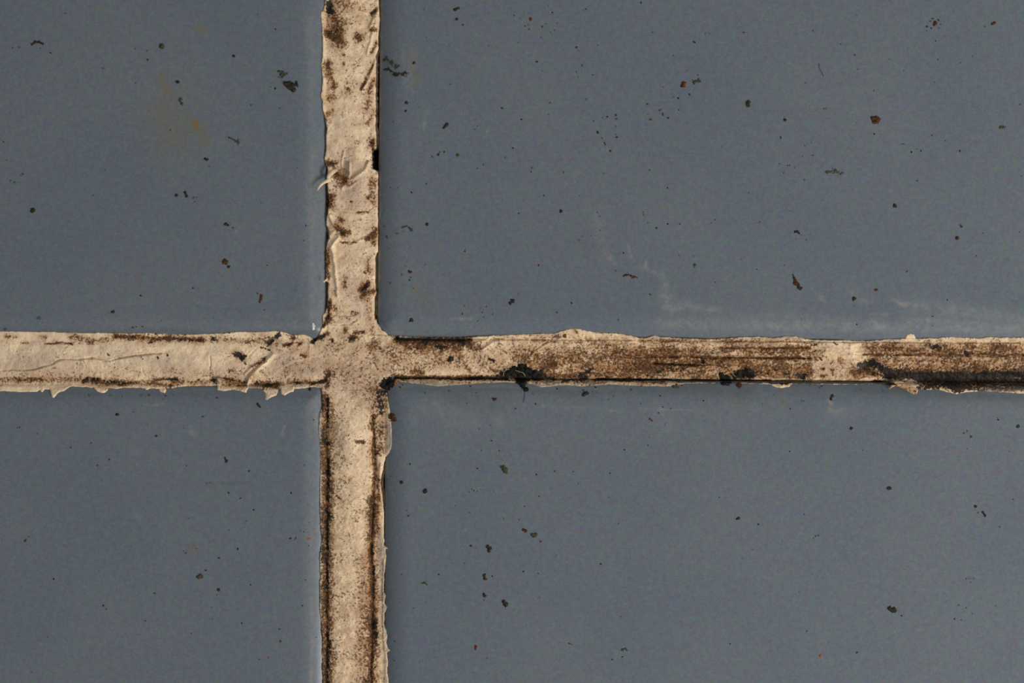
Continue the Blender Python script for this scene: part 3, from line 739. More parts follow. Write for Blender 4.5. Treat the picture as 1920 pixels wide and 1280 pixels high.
# the horn-like shred standing off the left side of the upright joint
def horn(path, parent):
    n = 26; k = 10
    P = np.array(path, float)
    t = np.linspace(0, len(P) - 1, n)
    C = np.stack([np.interp(t, np.arange(len(P)), P[:, i]) for i in range(5)], 1)
    for _ in range(3): C[1:-1] = (C[:-2] + 2 * C[1:-1] + C[2:]) / 4
    V = []; F = []
    for i in range(n):
        dx, dy = (C[min(i + 1, n - 1), :2] - C[max(i - 1, 0), :2]); L = math.hypot(dx, dy)
        nx_, ny_ = -dy / L, dx / L
        for j in range(k):
            a = 2 * math.pi * j / k
            r, th = C[i, 3], C[i, 4]
            V.append((C[i, 0] + nx_ * r * math.cos(a), C[i, 1] + ny_ * r * math.cos(a), C[i, 2] + th * math.sin(a)))
    for i in range(n - 1):
        for j in range(k):
            F.append((i * k + j, (i + 1) * k + j, (i + 1) * k + (j + 1) % k, i * k + (j + 1) % k))
    V = np.array(V)
    st = stains(V[:, 0] + 0, V[:, 1] + 0) * [0.4, 0.1, 1, 0]
    W = np.stack([wx(V[:, 0]), wy(V[:, 1]), V[:, 2] * S], 1)
    return make_mesh('grout_flake', W, F, M_GROUT, parent, True, st)
h1 = horn([(624, 334, -6, 4.0, 2.5), (614, 339, 1, 3.4, 2.0), (606, 343, 3, 2.6, 1.4), (600, 349, 5, 2.1, 1.0), (597, 354, 5.5, 1.4, .8), (595.5, 358, 5, .5, .4)], grout)
h1['label'] = 'thin curved shred of grout standing off over the upper left tile'
h2 = horn([(632, 318, -3, 3.5, 2), (624, 322, 0, 4.5, 3), (617, 329, 0, 4.2, 3), (614, 336, -3, 2.5, 2)], grout)
h2['label'] = 'smooth rolled curl of grout'
for pth in ([(719, 1028, -3, 1.6, 1), (724, 1026, 0, 1.0, .8), (727, 1029, 2, .5, .5)],
            [(718, 1222, -3, 2, 1), (725, 1221, 0, 1.3, .9), (731.5, 1218, 3, .6, .5)],
            [(718, 1132, -3, 1.8, 1), (720, 1124, 0, 1.3, .9), (722, 1117, 3, .6, .5)],
            [(718, 1150, -3, 1.8, 1), (722, 1144, 0, 1.3, .9), (725, 1137, 3, .6, .5)],
            [(718, 1200, -3, 1.8, 1), (722, 1196, 0, 1.3, .9), (726, 1190, 3, .6, .5)],
            [(606, 528, -3, 2.2, 1), (611, 525, 0, 1.6, 1), (614, 522, 0, 1, .6)]):
    horn(pth, grout)

# ------------------------------------------------------------------ crumbs and dirt
def blob_f(pts, seed, jag=.33):
    R = max(p[2] for p in pts)
    def f(X, Y):
        n = jag * 2.0 * fbm(X, Y, max(2.2, R * .9), seed, 3, .6)
        F = None
        for i in range(len(pts)):
            q = 1 - (((X - pts[i][0]) ** 2 + (Y - pts[i][1]) ** 2) ** .5) / pts[i][2]
            F = q if F is None else np.maximum(F, q)
        for i in range(len(pts) - 1):
            a, b = pts[i], pts[i + 1]
            if abs(a[0] - b[0]) + abs(a[1] - b[1]) > 26: continue
            q = 1 - seg_dist(X, Y, a[0], a[1], b[0], b[1]) / (min(a[2], b[2]) * .8)
            F = np.maximum(F, q)
        return F + n
    return f

def crumb(name, pts, mat, hgt=.55, seed=0, pitch=None, jag=.33):
    R = max(p[2] for p in pts)
    pitch = pitch or max(.45, min(.9, R / 6))
    xs = [p[0] for p in pts]; ys = [p[1] for p in pts]
    def hf(x, y, F):
        g = ground(x, y)
        top = g - .8 + np.where(F > 0, 1.0 + R * hgt * np.sqrt(np.clip(F, 0, 1)) + .25 * R * fbm(x, y, 3, seed + 3, 2), 0)
        return top, g - 1.6
    return patch(name, blob_f(pts, seed, jag), hf, (min(xs) - R * 1.6, min(ys) - R * 1.6, max(xs) + R * 1.6, max(ys) + R * 1.6), pitch, mat)

# label, name, category, material, points (x y r; ...)
CR = [
 ('largest black angular crumb on the upper left tile, close to the upright joint', 'd', '536,155,5; 541,158,7; 546,163,7; 550,169,4; 548,158,4', .5, 'dirt_crumb'),
 ('loose scatter of dark grains just above the big crumb on the upper left tile', 'o', '529,139,4; 526,146,2.5; 537,139,2.5; 524,134,2.5', .35, 'dirt_smear'),
 ('small dark hook of dirt touching the right side of the big crumb', 'd', '553,158,2.6; 557,160,3.2; 556,154,2.2', .4, 'dirt_smear'),
 ('thin arched dark fibre near the left end of the upper left tile', 'd', '60,83,2; 66,79,2.6; 73,78.5,2.6; 80,82,2', .4, 'dirt_fibre'),
 ('round olive crumb above the yellow stain on the upper left tile', 'o', '304,87,5.2', .45, 'dirt_crumb'),
 ('tiny purplish crumb with a white glint beside the yellow stain', 'd', '334,154,3.6', .5, 'dirt_crumb'),
 ('small dark crumb alone in the middle of the upper left tile top', 'd', '438,105,3', .5, 'dirt_crumb'),
 ('two small dark grains below the white glint on the upper left tile', 'o', '338,187,2.8; 341,195,2.2', .35, 'dirt_smear'),
 ('squat black crumb with a bright top at the far left of the upper left tile', 'd', '62,394,4.4', .6, 'dirt_crumb'),
 ('brown round crumb halfway down the upper left tile beside a smaller grain', 'b', '423,491,6.0', .35, 'dirt_crumb'),
 ('small dark grain touching the lower right of the brown round crumb', 'd', '429,500,2.8', .4, 'dirt_crumb'),
 ('short upright dark sliver near the lower right corner of the upper left tile', 'b', '490,554,2.8; 489,561,2.8; 487,566,2', .4, 'dirt_crumb'),
 ('bluish dark spot just above the left arm of grout', 'f', '73,596,4', .2, 'dirt_spot'),
 ('black pointed grain lying flat above the left arm of grout', 'd', '209,585,2; 212,584,3', .4, 'dirt_crumb'),
 ('dark grain with a pale fleck in the middle of the upper left tile', 'd', '423,420,3; 427,422,2.6', .4, 'dirt_crumb'),
 ('faint dark grain with a thin tail right of the yellow stain', 'o', '446,266,3.4; 440,262,1; 430,258,1.4', .3, 'dirt_smear'),
 ('brown grain leftmost of a trio in the middle of the upper left tile', 'b', '331,366,3', .4, 'dirt_crumb'),
 ('pair of touching black grains in the middle of the upper left tile', 'd', '347,361,2.6; 350,367,3', .4, 'dirt_crumb'),
 ('flat black grain pair above the trio on the upper left tile', 'd', '385,298,2.6; 388,299,2.6', .4, 'dirt_crumb'),
 ('dark branching smear of dirt next to the upright joint on the upper right tile', 'o', '720,113,3; 724,110,3; 731,115,3.2; 735,118,3; 741,124,3.6; 746,123,2.6', .25, 'dirt_smear'),
 ('dark curved smear hooking away from the upright joint on the upper right tile', 'd', '721,129,2; 727,128,3; 731,131,2.4; 737,136,3.4; 741,140,3.8; 748,139,2.6; 754,141,3.6; 761,137,3.6', .3, 'dirt_smear'),
 ('small round grain right of the curved smear', 'd', '776,118,2.8', .4, 'dirt_crumb'),
 ('black bean shaped crumb near the top edge of the upper right tile', 'd', '853,18,3.4; 860,15,2.6', .4, 'dirt_crumb'),
 ('round grain below the bean shaped crumb', 'd', '856,36,3.2', .4, 'dirt_crumb'),
 ('rusty brown round speck near the top of the upper right tile', 'r', '995,36,3.4', .4, 'dirt_crumb'),
 ('small dark grain below and right of the dark curved smear', 'd', '762,193,3', .4, 'dirt_crumb'),
 ('bright rust coloured crumb with a black end on the upper right tile', 'r', '1283,156,4; 1281,160,4', .6, 'dirt_crumb'),
 ('tiny black grain stuck to the left of the rust coloured crumb', 'd', '1278,161,2.4', .5, 'dirt_crumb'),
 ('olive chain of grains right of the rust coloured crumb', 'o', '1302,154,3.2; 1309,151,3; 1314,153,1.5', .35, 'dirt_smear'),
 ('glossy black oval crumb high in the middle of the upper right tile', 'd', '1403,192,3.9; 1403,197,4', .6, 'dirt_crumb'),
 ('thin curved hair on the upper right tile above the oval crumbs', 'f', '1536,120,1; 1536,128,1; 1538,131,1.2; 1541,136,1.3; 1544,142,1.4', .5, 'hair'),
 ('brown crumb in a ring of grains near the top right of the upper right tile', 'b', '1753,44,5', .5, 'dirt_crumb'),
 ('short brown sliver close to the top right corner of the upper right tile', 'b', '1860,45,2.6; 1865,43,2.6', .5, 'dirt_crumb'),
 ('largest banded brown crumb on the right half of the upper right tile', 'b', '1637,222,4; 1643,222,5.2; 1646,224,4.6; 1642,228,5; 1638,229,4.2', .5, 'dirt_crumb'),
 ('round black crumb below the banded brown crumb', 'd', '1678,385,4.2', .55, 'dirt_crumb'),
 ('faint flat smear at the far right of the upper right tile', 'o', '1876,239,1.8; 1882,238,2.6', .2, 'dirt_smear'),
 ('black sliver slanting beside the upright joint on the upper right tile', 'd', '838,233,3.4; 835,237,2.6; 832,240,2', .4, 'dirt_crumb'),
 ('dark grain at the right end of a row of three faint specks', 'o', '858,291,3.2', .35, 'dirt_crumb'),
 ('small brown black grain left of centre on the upper right tile', 'd', '1472,225,3', .4, 'dirt_crumb'),
 ('faint arc of tiny grains on the right of the upper right tile', 'o', '1552,323,2.4; 1563,320,3.4; 1571,324,3.4; 1578,325,2.4', .2, 'dirt_smear'),
 ('black round grain beside the small arched fibre near the upright joint', 'd', '801,420,3.2', .4, 'dirt_crumb'),
 ('small arched fibre ending in a dark grain near the upright joint', 'o', '754,427,1.2; 758,425,1.4; 763,424,1.4; 768,427,1.6; 771,431,3.2', .3, 'dirt_fibre'),
 ('reddish brown grain left of the lower corner of the upper right tile', 'b', '767,509,2.8; 770,510,2.6', .4, 'dirt_crumb'),
 ('black drop shaped crumb above the chalky dash on the upper right tile', 'd', '961,564,4; 957,568,3.2', .5, 'dirt_crumb'),
 ('dark grain just above the joint near the rounded tile corner', 'd', '771,600,3.6', .4, 'dirt_crumb'),
 ('small crumb above the centre of the chalky scratches', 'd', '1052,396,3.2', .4, 'dirt_crumb'),
 ('long brown bent sliver between the chalky scratches', 'b', '1169,517,2; 1178,514,2; 1184,517,3; 1188,519,2.8; 1197,521,1.4', .25, 'dirt_smear'),
 ('dark green grain right of the chalky scratches', 'o', '1303,497,3.6', .35, 'dirt_crumb'),
 ('arched grain above the wedge shaped splinter', 'd', '1491,434,2.4; 1495,434,2.8; 1498,437,2.2', .35, 'dirt_crumb'),
 ('wedge shaped splinter, amber at its tip and black at its foot', 'b', '1487.5,515,1; 1489,521,2.2; 1491,527,3.6; 1492,530,4.4', .5, 'splinter'),
 ('black foot of the wedge shaped splinter', 'd', '1496,534,3.4; 1498,539,3.8; 1501,540,3.8', .5, 'dirt_crumb'),
 ('smudged dark grain under the right chalky streak', 'd', '1601,560,3.8', .3, 'dirt_crumb'),
 ('round brown crumb at the right of the upper right tile', 'b', '1795,446,3.4', .5, 'dirt_crumb'),
 ('small brown grain left of the brightest chalky streak', 'b', '1641,543,2.4; 1644,543,2.2', .4, 'dirt_crumb'),
 ('black ragged grain in the middle of the lower left tile top', 'd', '220,777,3.2', .4, 'dirt_crumb'),
 ('short black rod under the grout flakes on the lower left tile', 'd', '483,757,2.6; 486,761,2.4; 487,763,2', .5, 'dirt_crumb'),
 ('black grain right at the grout edge by the crossing', 'd', '580,730,3', .4, 'dirt_crumb'),
 ('dark double grain in the upper middle of the lower left tile', 'd', '424,864,3.6; 422,858,2.2', .4, 'dirt_crumb'),
 ('olive clod in the lower middle of the lower left tile', 'o', '373,1081,3.6; 376,1079,4.4', .5, 'dirt_crumb'),
 ('brown grain below the olive clod', 'b', '410,1105,3.2', .35, 'dirt_crumb'),
 ('tiny orange grain near the black edge of the lower left tile', 'g', '578,1010,2; 580,1010,2.2', .4, 'dirt_crumb'),
 ('tiny olive rod at the far left of the lower left tile', 'o', '47,1014,2; 49,1012,2', .4, 'dirt_crumb'),
 ('brown clod stuck to the grout at the corner of the lower right tile', 'b', '731,779,5; 735,782,6; 739,785,5.5', .5, 'dirt_crumb'),
 ('dark red brown crumb below the joint near the crossing', 'b', '927,748,3.6', .5, 'dirt_crumb'),
 ('olive and black crumb near the top of the lower right tile', 'o', '944,876,3.8; 947,881,4.8; 950,885,3', .5, 'dirt_crumb'),
 ('black grain close to the lower grout edge on the lower right tile', 'd', '753,904,3', .5, 'dirt_crumb'),
 ('dark drop shaped crumb right of the lower upright joint', 'd', '797,922,4; 798,919,3', .5, 'dirt_crumb'),
 ('broad dark crumb under the middle of the right arm of grout', 'd', '1095,738,4.4; 1101,737,4.6', .35, 'dirt_crumb'),
 ('flat olive crumb touching the blackened joint', 'o', '1264,725,3.8; 1270,724,4.2', .35, 'dirt_crumb'),
 ('small reddish sliver below the blackened joint', 'r', '1218,785,2.2; 1222,788,2.2', .4, 'dirt_crumb'),
 ('dark brown crumb below the pair of black clumps', 'b', '1387,722,4.8', .4, 'dirt_crumb'),
 ('black twin grain with a pale end near the speckled flake', 'd', '1561,742,3.2; 1558,748,2.8', .4, 'dirt_crumb'),
 ('dark grain alone below the twin grain', 'd', '1596,803,3.4', .4, 'dirt_crumb'),
 ('grey black grain at the right side of the lower right tile', 'd', '1909,799,3.2', .4, 'dirt_crumb'),
 ('black oval grain in the right half of the lower right tile', 'd', '1666,915,3; 1669,915,3', .45, 'dirt_crumb'),
 ('tall black brown crumb in the left half of the lower right tile', 'd', '915,1024,3.6; 918,1028,4.6; 917,1033,3.4', .5, 'dirt_crumb'),
 ('olive crumb with an orange foot below the tall crumb', 'b', '908,1079,3.6; 909,1084,3.6', .5, 'dirt_crumb'),
 ('small black grain below the olive crumb with an orange foot', 'd', '907,1113,2.6; 909,1117,2.8', .4, 'dirt_crumb'),
 ('black two lobed crumb in the lower left of the lower right tile', 'd', '944,1128,4; 947,1132,4.6; 949,1135,3', .5, 'dirt_crumb'),
 ('brown oblong crumb left of a wedge shaped one', 'b', '982,993,3; 986,995,3.2', .5, 'dirt_crumb'),
 ('olive triangular crumb right of the brown oblong one', 'o', '998,1002,3; 1002,1004,4; 1005,1002,2.6', .5, 'dirt_crumb'),
 ('faint curved fibre close to the lower upright joint', 'o', '791,1093,1.6; 796,1092,2.4; 801,1096,1.4', .3, 'dirt_fibre'),
 ('rusty grain near the bottom edge of the picture', 'r', '892,1212,2.8; 892,1216,2.6', .4, 'dirt_crumb'),
 ('pale brown grain ring low in the middle of the lower right tile', 'o', '1166,1217,3; 1172,1216,1.8; 1176,1219,1.5', .25, 'dirt_smear'),
 ('small dark oval in the centre of the lower right tile', 'd', '1382,972,2.4; 1385,971,2.6', .45, 'dirt_crumb'),
 ('largest black oval crumb on the lower right tile', 'd', '1669,1140,4.4; 1674,1143,5.6; 1677,1144,4.4', .5, 'dirt_crumb'),
 ('orange grain low in the middle of the lower right tile', 'g', '1539,1229,2.8', .4, 'dirt_crumb'),
 ('two black grains in line at the right of the lower right tile', 'd', '1843,960,2.2; 1847,966,2.6', .4, 'dirt_crumb'),
 ('dark round grain above the two grains in line', 'd', '1829,949,2.8', .4, 'dirt_crumb'),
 ('bright orange crumb beside the black mould at the crossing', 'g', '740,719,2.6; 744,718.5,2.6', .6, 'dirt_crumb'),
 ('round black grain embedded in the right arm of grout', 'd', '842,676,3.6; 846,673,4.6', .5, 'dirt_crumb'),
]
for i, (lab, mk, pts, hg, nm) in enumerate(CR):
    P = [tuple(float(v) for v in p.split(',')) for p in pts.split(';')]
    o = crumb(nm, P, MATS[mk], hg, 100 + i * 7, jag=.95 if nm == 'dirt_smear' else (.24 if max(p[2] for p in P) < 3.5 else .36))
    if o is None: continue
    o['label'] = lab
    o['category'] = {'hair': 'hair', 'splinter': 'splinter', 'dirt_fibre': 'fibre'}.get(nm, 'dirt')
    o['group'] = 'dirt crumbs scattered over the tiles'

# black clumps of mould in the right arm
CL = [
 ('largest ragged black mould clump, hanging over the lower edge of the right arm', '950,702,6; 958,697,8; 968,694,9; 980,693,10; 992,698,9; 1003,703,7; 1010,706,4; 975,706,9; 985,710,9; 978,720,8; 984,729,5; 972,716,5', .5),
 ('small black clump of mould at the lower edge, left one of a pair', '1354,704,5; 1360,709,7; 1366,714,7; 1360,716,6', .55),
 ('black clump of mould at the lower edge, right one of a pair', '1382,705,5; 1390,700,7; 1398,699,8; 1408,702,7; 1412,706,4', .45),
 ('black wad of mould filling the inner corner of the lower right tile', '716,722,5; 722,716,7; 730,712,6; 735,716,6; 728,722,7; 720,726,5', .4),
]
for i, (lab, pts, hg) in enumerate(CL):
    P = [tuple(float(v) for v in p.split(',')) for p in pts.split(';')]
    o = crumb('mould_clump', P, M_BLACK, hg, 900 + i * 13, pitch=.8, jag=.4)
    o['label'] = lab; o['category'] = 'mould'; o['group'] = 'black mould clumps'

# pale threads in the big clump
def thread(name, pts, r, mat, label, cat):
    cu = []
    n = 16; k = 6
    P = np.array(pts, float); t = np.linspace(0, len(P) - 1, n)
    C = np.stack([np.interp(t, np.arange(len(P)), P[:, i]) for i in range(3)], 1)
    for _ in range(3): C[1:-1] = (C[:-2] + 2 * C[1:-1] + C[2:]) / 4
    V = []; F = []
    for i in range(n):
        dx, dy = (C[min(i + 1, n - 1), :2] - C[max(i - 1, 0), :2]); L = math.hypot(dx, dy) + 1e-9
        for j in range(k):
            a = 2 * math.pi * j / k
            V.append((wx(C[i, 0] - dy / L * r * math.cos(a)), wy(C[i, 1] + dx / L * r * math.cos(a)), (C[i, 2] + r * math.sin(a)) * S))
    for i in range(n - 1):
        for j in range(k): F.append((i * k + j, (i + 1) * k + j, (i + 1) * k + (j + 1) % k, i * k + (j + 1) % k))
    o = make_mesh(name, V, F, mat)
    o['label'] = label; o['category'] = cat
    return o
def zc(x, y, up): return float(ground(np.array([float(x)]), np.array([float(y)]))[0]) + up
thread('thread', [(944, 705, zc(944, 705, 4)), (944, 698, zc(944, 698, 5)), (950, 693, zc(950, 693, 6)), (955, 692, zc(955, 692, 6))], .7, M_PALE, 'pale curved thread on the left end of the largest mould clump', 'thread')
thread('thread', [(966, 694, zc(966, 694, 7)), (975, 697, zc(975, 697, 7)), (982, 699, zc(982, 699, 8)), (985, 706, zc(985, 706, 6))], .6, M_PALE, 'pale bent thread across the middle of the largest mould clump', 'thread')
thread('thread', [(1375, 701, zc(1375, 701, 4)), (1380, 706, zc(1380, 706, 4)), (1380, 713, zc(1380, 713, 3))], .8, M_PALE, 'pale curved thread between the pair of mould clumps', 'thread')
thread('thread', [(984, 733, zc(984, 733, .4)), (984, 741, zc(984, 741, .5)), (983, 748, zc(983, 748, .5)), (981, 755, zc(981, 755, .4))], .5, M_FAINT, 'fine dark hair hanging down from the largest mould clump', 'hair')

# fine specks, one object per tile
SP = """
76 91 1.5 f;95 99 1.7 d;254 92 1.8 f;276 96 1.8 f;277 112 2 d;194 128 2 f;123 25 1.2 d;255 156 1.7 f;24 90 1.7 f;37 89 2 f;517 55 2.2 o;516 166 2.6 d;508 163 1.7 f;471 197 2.6 f;525 203 1.8 f;43 326 2.2 o;40 329 1.6 f;28 342 2.6 f;20 339 1.8 f;176 366 1.5 f;198 319 1.3 f;393 312 2 f;320 244 1.6 f;
558 315 1.6 f;364 371 2.4 f;369 370 1.5 f;366 378 1.5 f;490 381 1.6 f;264 554 2.5 d;204 587 1.2 f;249 614 2.2 d;255 612 1.5 b;267 612 2.2 o;303 601 1.4 f;10 617 3.6 f;437 427 1.8 o;362 540 2.1 d;483 550 2 b;501 497 1.4 b;574 423 1.8 o;578 423 1.2 f;570 451 1.3 b;504 76 1.2 f;20 212 1.2 f;7 266 1.7 r;13 301 1.4 f;42 570 1.4 f;496 581 1.8 f;447 541 1.3 f;400 596 1.3 f;484 27 1.4 f;
868 47 2.1 d;733 117 1.5 d;796 18 1.7 f;800 70 1.4 f;872 30 1.4 f;893 30 1.4 f;843 85 1.6 f;845 158 1.9 f;917 85 1.7 f;942 203 3 o;985 49 2 o;990 46 1.5 o;992 55 1.8 o;964 29 1.8 d;1007 116 2.9 o;992 24 1.3 f;971 80 1.3 f;975 35 1.2 f;
1036 24 2.2 b;1028 12 1.6 f;1033 17 1.3 f;1045 44 2.1 f;1024 45 2.4 f;1017 50 2.6 o;1040 57 2 f;1015 70 2 f;1033 61 1.7 f;1045 33 1.2 f;1081 89 2.7 b;1085 95 1.2 f;1099 17 2 o;1094 19 1.4 f;1202 5 2.1 d;1224 61 1.7 f;1302 79 2.9 d;1263 104 1.6 f;1092 123 2.4 f;1112 141 2 f;1084 144 1.5 f;1081 135 1.9 f;1100 186 2 f;1032 193 2.1 f;1214 195 2.2 d;1245 164 2.2 g;1309 141 1.9 f;1293 177 2.5 d;1272 184 2.5 d;1264 182 1.3 f;1121 85 1.6 f;1017 133 1.4 f;1289 133 1.2 f;
1323 63 1.7 f;1331 63 1.2 f;1395 61 1.9 r;1525 58 2 f;1577 83 1.5 f;1603 103 2 b;1608 130 1.8 f;1511 156 1.5 f;1749 35 2.2 o;1760 38 2.6 o;1764 46 1.9 f;1738 50 2.6 d;1745 40 2.2 f;1746 53 1.8 d;1755 77 1.9 o;1738 58 1.6 f;1761 53 1.6 f;1847 50 1.5 f;1759 112 1.5 d;1668 111 1.4 f;1695 133 1.4 f;1639 170 1.7 f;1801 118 1.4 f;1753 154 1.3 f;1607 29 1.3 f;1824 106 1.4 f;
1639 251 2.3 d;1606 230 1.3 f;1691 270 1.8 f;1695 270 1.9 o;1748 254 2.1 f;1773 264 1.6 f;1709 285 2.4 d;1727 283 1.8 b;1719 279 1.2 f;1800 283 2.1 d;1720 339 1.8 b;1913 196 1.8 f;1915 330 1.3 f;1464 258 2.4 d;1545 204 1.8 f;1549 204 1.8 f;1509 273 1.7 f;1514 270 1.2 f;1505 293 1.7 f;1524 291 1.5 b;1477 310 1.9 d;1481 310 1.9 o;1490 314 1.5 f;1462 307 2 f;1470 324 2.1 f;1509 337 2.3 f;1353 275 1.4 f;1482 396 1.5 f;1404 362 1.6 f;1471 220 1.2 f;1522 267 1.2 f;
761 208 2.7 d;738 228 1.9 f;978 224 2.1 d;962 278 2.1 b;811 294 2.4 f;822 290 2.7 d;833 285 2 b;890 243 1.5 f;896 236 1.6 f;907 309 1.6 f;896 316 1.6 f;998 315 2.5 f;996 322 1.6 b;800 345 2 f;772 361 2.3 d;747 352 1.4 f;973 400 2 o;948 295 1.6 f;732 352 1.2 b;728 261 1.5 f;825 285 1.4 b;
1121 248 3 d;1129 259 1.7 o;1134 268 1.9 o;1135 271 1.7 o;1145 283 2.8 o;1157 257 2.6 b;1155 252 1.4 f;1155 216 2.2 d;1139 219 2.1 d;1156 223 1.9 o;1113 227 1.5 b;1130 221 1.3 f;1155 237 1.5 b;1220 224 2.9 r;1237 207 2.3 o;1240 205 1.6 f;1243 214 2.5 d;1253 221 2.3 d;1273 206 1.6 b;1029 214 1.7 f;1057 323 2 f;1218 319 1.7 b;1252 352 1.9 b;1020 366 1.9 b;1120 398 1.5 o;1125 405 1.7 f;1206 398 2 f;1207 403 1.8 f;1132 325 1.4 f;1087 367 1.3 f;1215 214 1.3 f;
744 438 1.8 f;747 438 1.8 f;725 443 2.1 d;727 447 1.4 f;755 434 1.2 f;720 424 1.6 b;770 520 1.6 d;768 525 1.9 d;732 530 2 b;754 515 2 f;761 499 1.3 f;872 471 2.1 d;874 467 1.2 f;872 573 1.9 f;867 588 2.2 o;901 578 1.4 f;905 586 2 f;912 575 1.9 f;907 580 1.4 f;924 590 1.9 f;896 602 2 f;908 594 1.5 f;925 587 1.3 f;972 551 1.6 f;775 540 1.3 o;798 496 1.4 f;833 515 1.2 f;730 466 1.2 f;
1169 474 2.2 d;1155 508 1.8 f;1010 497 2.6 r;1072 568 2.2 d;1219 552 2.3 b;1044 586 2.2 b;1252 420 2.2 d;1231 427 2.3 d;1215 418 1.8 f;1087 451 1.9 f;1084 449 1.4 f;1125 432 1.5 f;1275 420 1.7 b;1274 480 1.7 o;1160 599 1.9 f;1108 442 1.4 f;1092 444 1.5 f;1301 480 1.5 f;1207 402 1.6 f;
1512 450 1.8 f;1493 448 1.3 f;1503 441 1.3 f;1425 416 2 f;1420 418 1.4 f;1419 505 1.6 b;1334 418 1.7 f;1341 412 1.5 o;1503 598 1.6 f;1471 497 1.4 f;1390 486 1.4 f;1341 529 1.5 b;1803 425 2.2 d;1801 422 1.5 d;1701 509 2.4 f;1607 608 2 b;1777 562 1.8 f;1749 593 1.6 b;1912 435 1.5 f;1844 437 1.5 f;1831 480 1.4 f;1602 573 1.5 f;1750 611 1.3 f;
293 817 2.7 d;279 741 2.3 o;265 742 1.9 f;206 742 1.8 f;37 801 1.9 o;33 802 1.8 f;71 813 1.5 f;133 839 2 o;171 830 1.6 d;205 861 1.9 b;183 872 1.9 r;310 742 2 r;306 748 1.3 f;381 781 2.4 o;407 746 2.2 r;467 883 2.2 b;429 924 2.4 o;546 924 2.1 d;388 906 1.6 f;395 905 1.4 f;229 743 1.6 f;167 742 2.4 f;251 772 1.4 f;345 803 1.5 f;350 873 1.5 b;588 787 1.7 b;571 872 1.6 f;325 741 1.3 f;
55 1006 1.6 f;101 1085 2.1 d;290 1112 2 o;194 1135 2.1 d;200 1142 1.9 f;273 1164 1.6 b;451 934 2.2 r;476 956 2.2 b;446 1029 2.2 d;411 1046 2.2 b;386 1069 1.9 d;407 1115 1.6 f;470 1096 1.6 d;545 1009 2.4 d;555 1008 2 o;553 1011 1.6 f;570 997 1.6 f;563 994 1.6 f;579 1023 1.5 b;349 1037 2 f;345 1033 1.3 f;354 972 1.4 f;463 976 1.6 f;430 993 1.2 f;567 1135 2.2 b;454 1168 2.1 o;524 1179 1.9 o;526 1202 2.3 o;504 1233 2.2 g;487 1236 1.7 f;359 1187 1.5 f;399 1160 1.4 f;187 1070 1.3 f;90 1194 1.4 f;60 1260 1.5 f;397 1139 1.4 f;369 1029 1.3 f;573 1087 1.4 b;593 1195 1.5 f;580 980 1.2 f;
967 766 2 b;1004 757 2.2 b;769 870 2 d;895 878 2 d;885 917 1.6 o;889 920 1.7 o;880 922 1.3 o;895 921 1.3 o;1006 889 2.2 b;922 826 1.9 b;920 797 1.4 f;798 736 2.3 f;899 804 1.6 f;1011 930 1.8 o;876 756 1.6 f;843 733 2 f;1000 739 1.8 f;882 724 2 d;893 737 1.6 f;750 726 2 d;755 722 1.7 b;732 893 1.3 b;732 789 1.4 d;903 844 1.5 f;936 845 1.7 b;
1094 731 2 d;1117 726 2.2 d;1045 729 1.9 d;1091 722 1.7 d;1106 722 1.6 b;1112 735 1.7 f;1151 743 1.7 f;1238 742 2.3 d;1203 723 2.4 b;1235 774 2.2 b;1243 763 1.9 b;1258 766 1.5 b;1171 843 2 d;1215 834 1.7 b;1040 883 2.2 b;1075 884 1.7 b;1144 887 2 o;1218 820 1.5 f;1185 731 2.6 f;1279 722 2.2 d;1202 757 1.7 f;1254 757 1.4 f;1319 751 1.7 d;1085 906 1.6 f;1247 796 1.3 b;1141 749 1.5 f;1120 736 1.4 f;
1365 722 2.5 d;1504 752 2.2 f;1508 752 1.7 f;1482 766 2 d;1481 846 1.8 d;1452 740 1.6 f;1320 751 1.6 d;1542 724 2 d;1538 727 1.6 b;1430 757 1.3 f;1520 724 1.6 f;1872 787 2.2 b;1871 784 1.3 f;1821 819 2.4 o;1820 817 1.5 f;1808 812 2.4 f;1814 808 1.7 f;1618 844 1.3 f;1349 932 1.6 b;1814 841 1.3 b;1616 731 1.5 f;1657 733 1.5 f;1893 846 1.2 f;
766 967 2.2 b;763 957 1.6 f;880 961 1.7 f;883 1023 2.5 d;908 1125 1.7 f;823 1077 2.1 b;923 1080 1.8 b;974 974 1.9 f;945 972 1.5 f;1014 1015 1.9 d;982 1071 2.2 b;1010 1075 1.8 f;1127 1057 2.1 d;1068 1206 2.2 o;1072 1208 1.5 f;1167 1231 1.9 d;1148 1236 1.9 d;914 1234 1.8 f;871 1056 1.6 f;753 1077 1.7 o;984 949 1.8 o;1161 981 1.7 f;854 948 1.4 f;776 1140 1.6 f;1012 930 1.5 f;1044 1041 1.4 f;1012 1120 1.4 f;893 1027 1.3 f;740 1202 1.5 o;739 1239 1.6 b;
1422 983 2.4 b;1530 1005 2 f;1535 1004 2 f;1526 1009 1.5 f;1369 1207 2 d;1691 1154 2 b;1875 988 2 f;1812 1085 1.7 f;1818 1085 1.7 f;1826 1084 1.5 f;1820 1091 1.5 f;1798 1134 2 f;1812 1139 1.8 f;1823 1150 1.4 f;1790 1160 1.8 d;1803 1162 1.6 f;1607 1223 2 d;1900 936 1.8 f;1834 961 1.5 b;1513 1183 1.7 f;1392 1047 1.5 f;1411 1030 1.5 f;1508 964 1.3 b;1142 932 1.4 f;1499 1110 1.2 f;1165 1156 1.4 f;1867 1136 1.3 f"""
dots = []
for r in SP.replace('\n', '').split(';'):
    a = r.split()
    if len(a) == 4: dots.append((float(a[0]), float(a[1]), float(a[2]) * .85, a[3]))
rng = np.random.default_rng(4)
def tile_of(x, y): return ('U' if y < 672 else 'L') + ('L' if x < 660 else 'R')
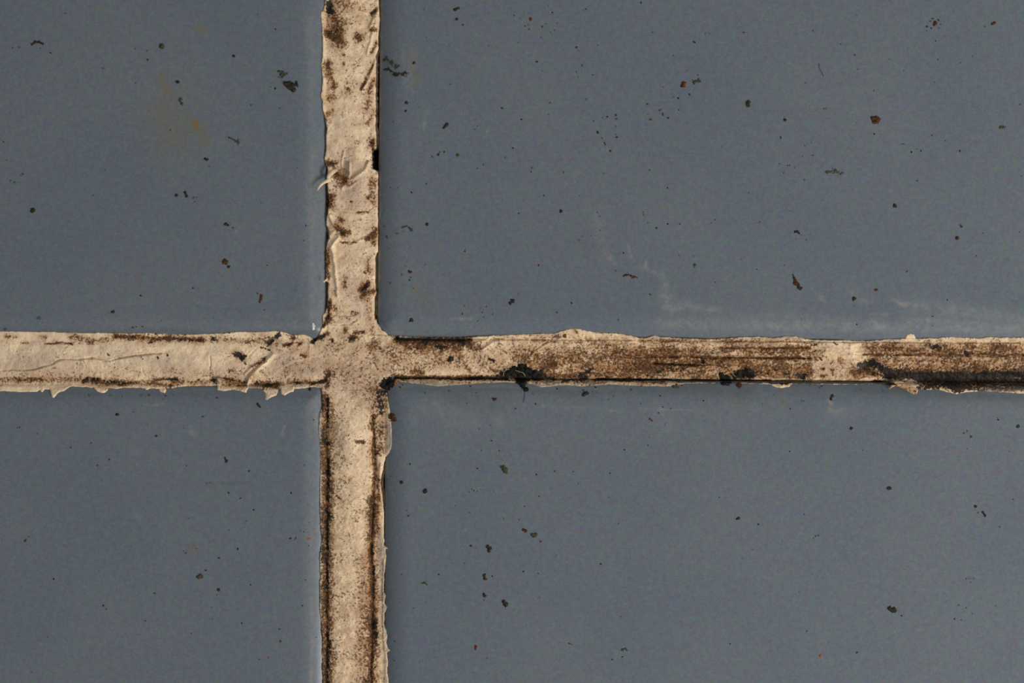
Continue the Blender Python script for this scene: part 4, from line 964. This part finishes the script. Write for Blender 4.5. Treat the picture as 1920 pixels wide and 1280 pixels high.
names = {'UL': 'upper left', 'UR': 'upper right', 'LL': 'lower left', 'LR': 'lower right'}
mats_order = list(MATS.keys())
for key in TILES:
    V = []; F = []; MI = []
    for (px, py, r, mk) in dots:
        if tile_of(px, py) != key: continue
        k = 9; n0 = len(V)
        g = zc(px, py, 0)
        ph = rng.random() * 6.28; el = 1 + .35 * rng.random(); an = rng.random() * 3.14
        rr = [r * (.72 + .5 * rng.random()) for _ in range(k)]
        for (sc, hz) in ((1.0, -.8), (.92, .5), (.5, .5 + .35 * r)):
            for j in range(k):
                a = ph + 6.2832 * j / k
                ux, uy = rr[j] * sc * math.cos(a) * el, rr[j] * sc * math.sin(a) / el
                V.append((wx(px + ux * math.cos(an) - uy * math.sin(an)), wy(py + ux * math.sin(an) + uy * math.cos(an)), (g + hz) * S))
        V.append((wx(px), wy(py), (g + .5 + .45 * r) * S))
        for lvl in range(2):
            for j in range(k):
                a_, b_ = n0 + lvl * k + j, n0 + lvl * k + (j + 1) % k
                F.append((a_, a_ + k, b_ + k)); F.append((a_, b_ + k, b_)); MI += [mats_order.index(mk)] * 2
        for j in range(k):
            F.append((n0 + 2 * k + j, n0 + 3 * k, n0 + 2 * k + (j + 1) % k)); MI.append(mats_order.index(mk))
    o = make_mesh('dirt_specks', V, F, MATS['d'], None, True)
    for mk in mats_order[1:]: o.data.materials.append(MATS[mk])
    o.data.polygons.foreach_set('material_index', np.array(MI, np.int32)); o.data.update()
    o['kind'] = 'stuff'; o['category'] = 'dirt specks'
    o['label'] = 'fine dark specks of dirt sprinkled over the %s tile' % names[key]

# lamp glint shaped as a pale dome on the upper left tile's corner
glint_dome = crumb('corner_glint', [(586.5, 607, 2.4), (587.5, 611, 3.4), (587, 616, 2.8)], bpy.data.materials.new('glint_white'), .4, 71, jag=.03)
glint_dome.data.materials[0].use_nodes = True
_b = glint_dome.data.materials[0].node_tree.nodes['Principled BSDF']
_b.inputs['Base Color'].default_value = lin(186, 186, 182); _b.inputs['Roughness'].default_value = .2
glint_dome.parent = t_ul
glint_dome['label'] = 'bright white glint shaped as a small dome at the tile corner'
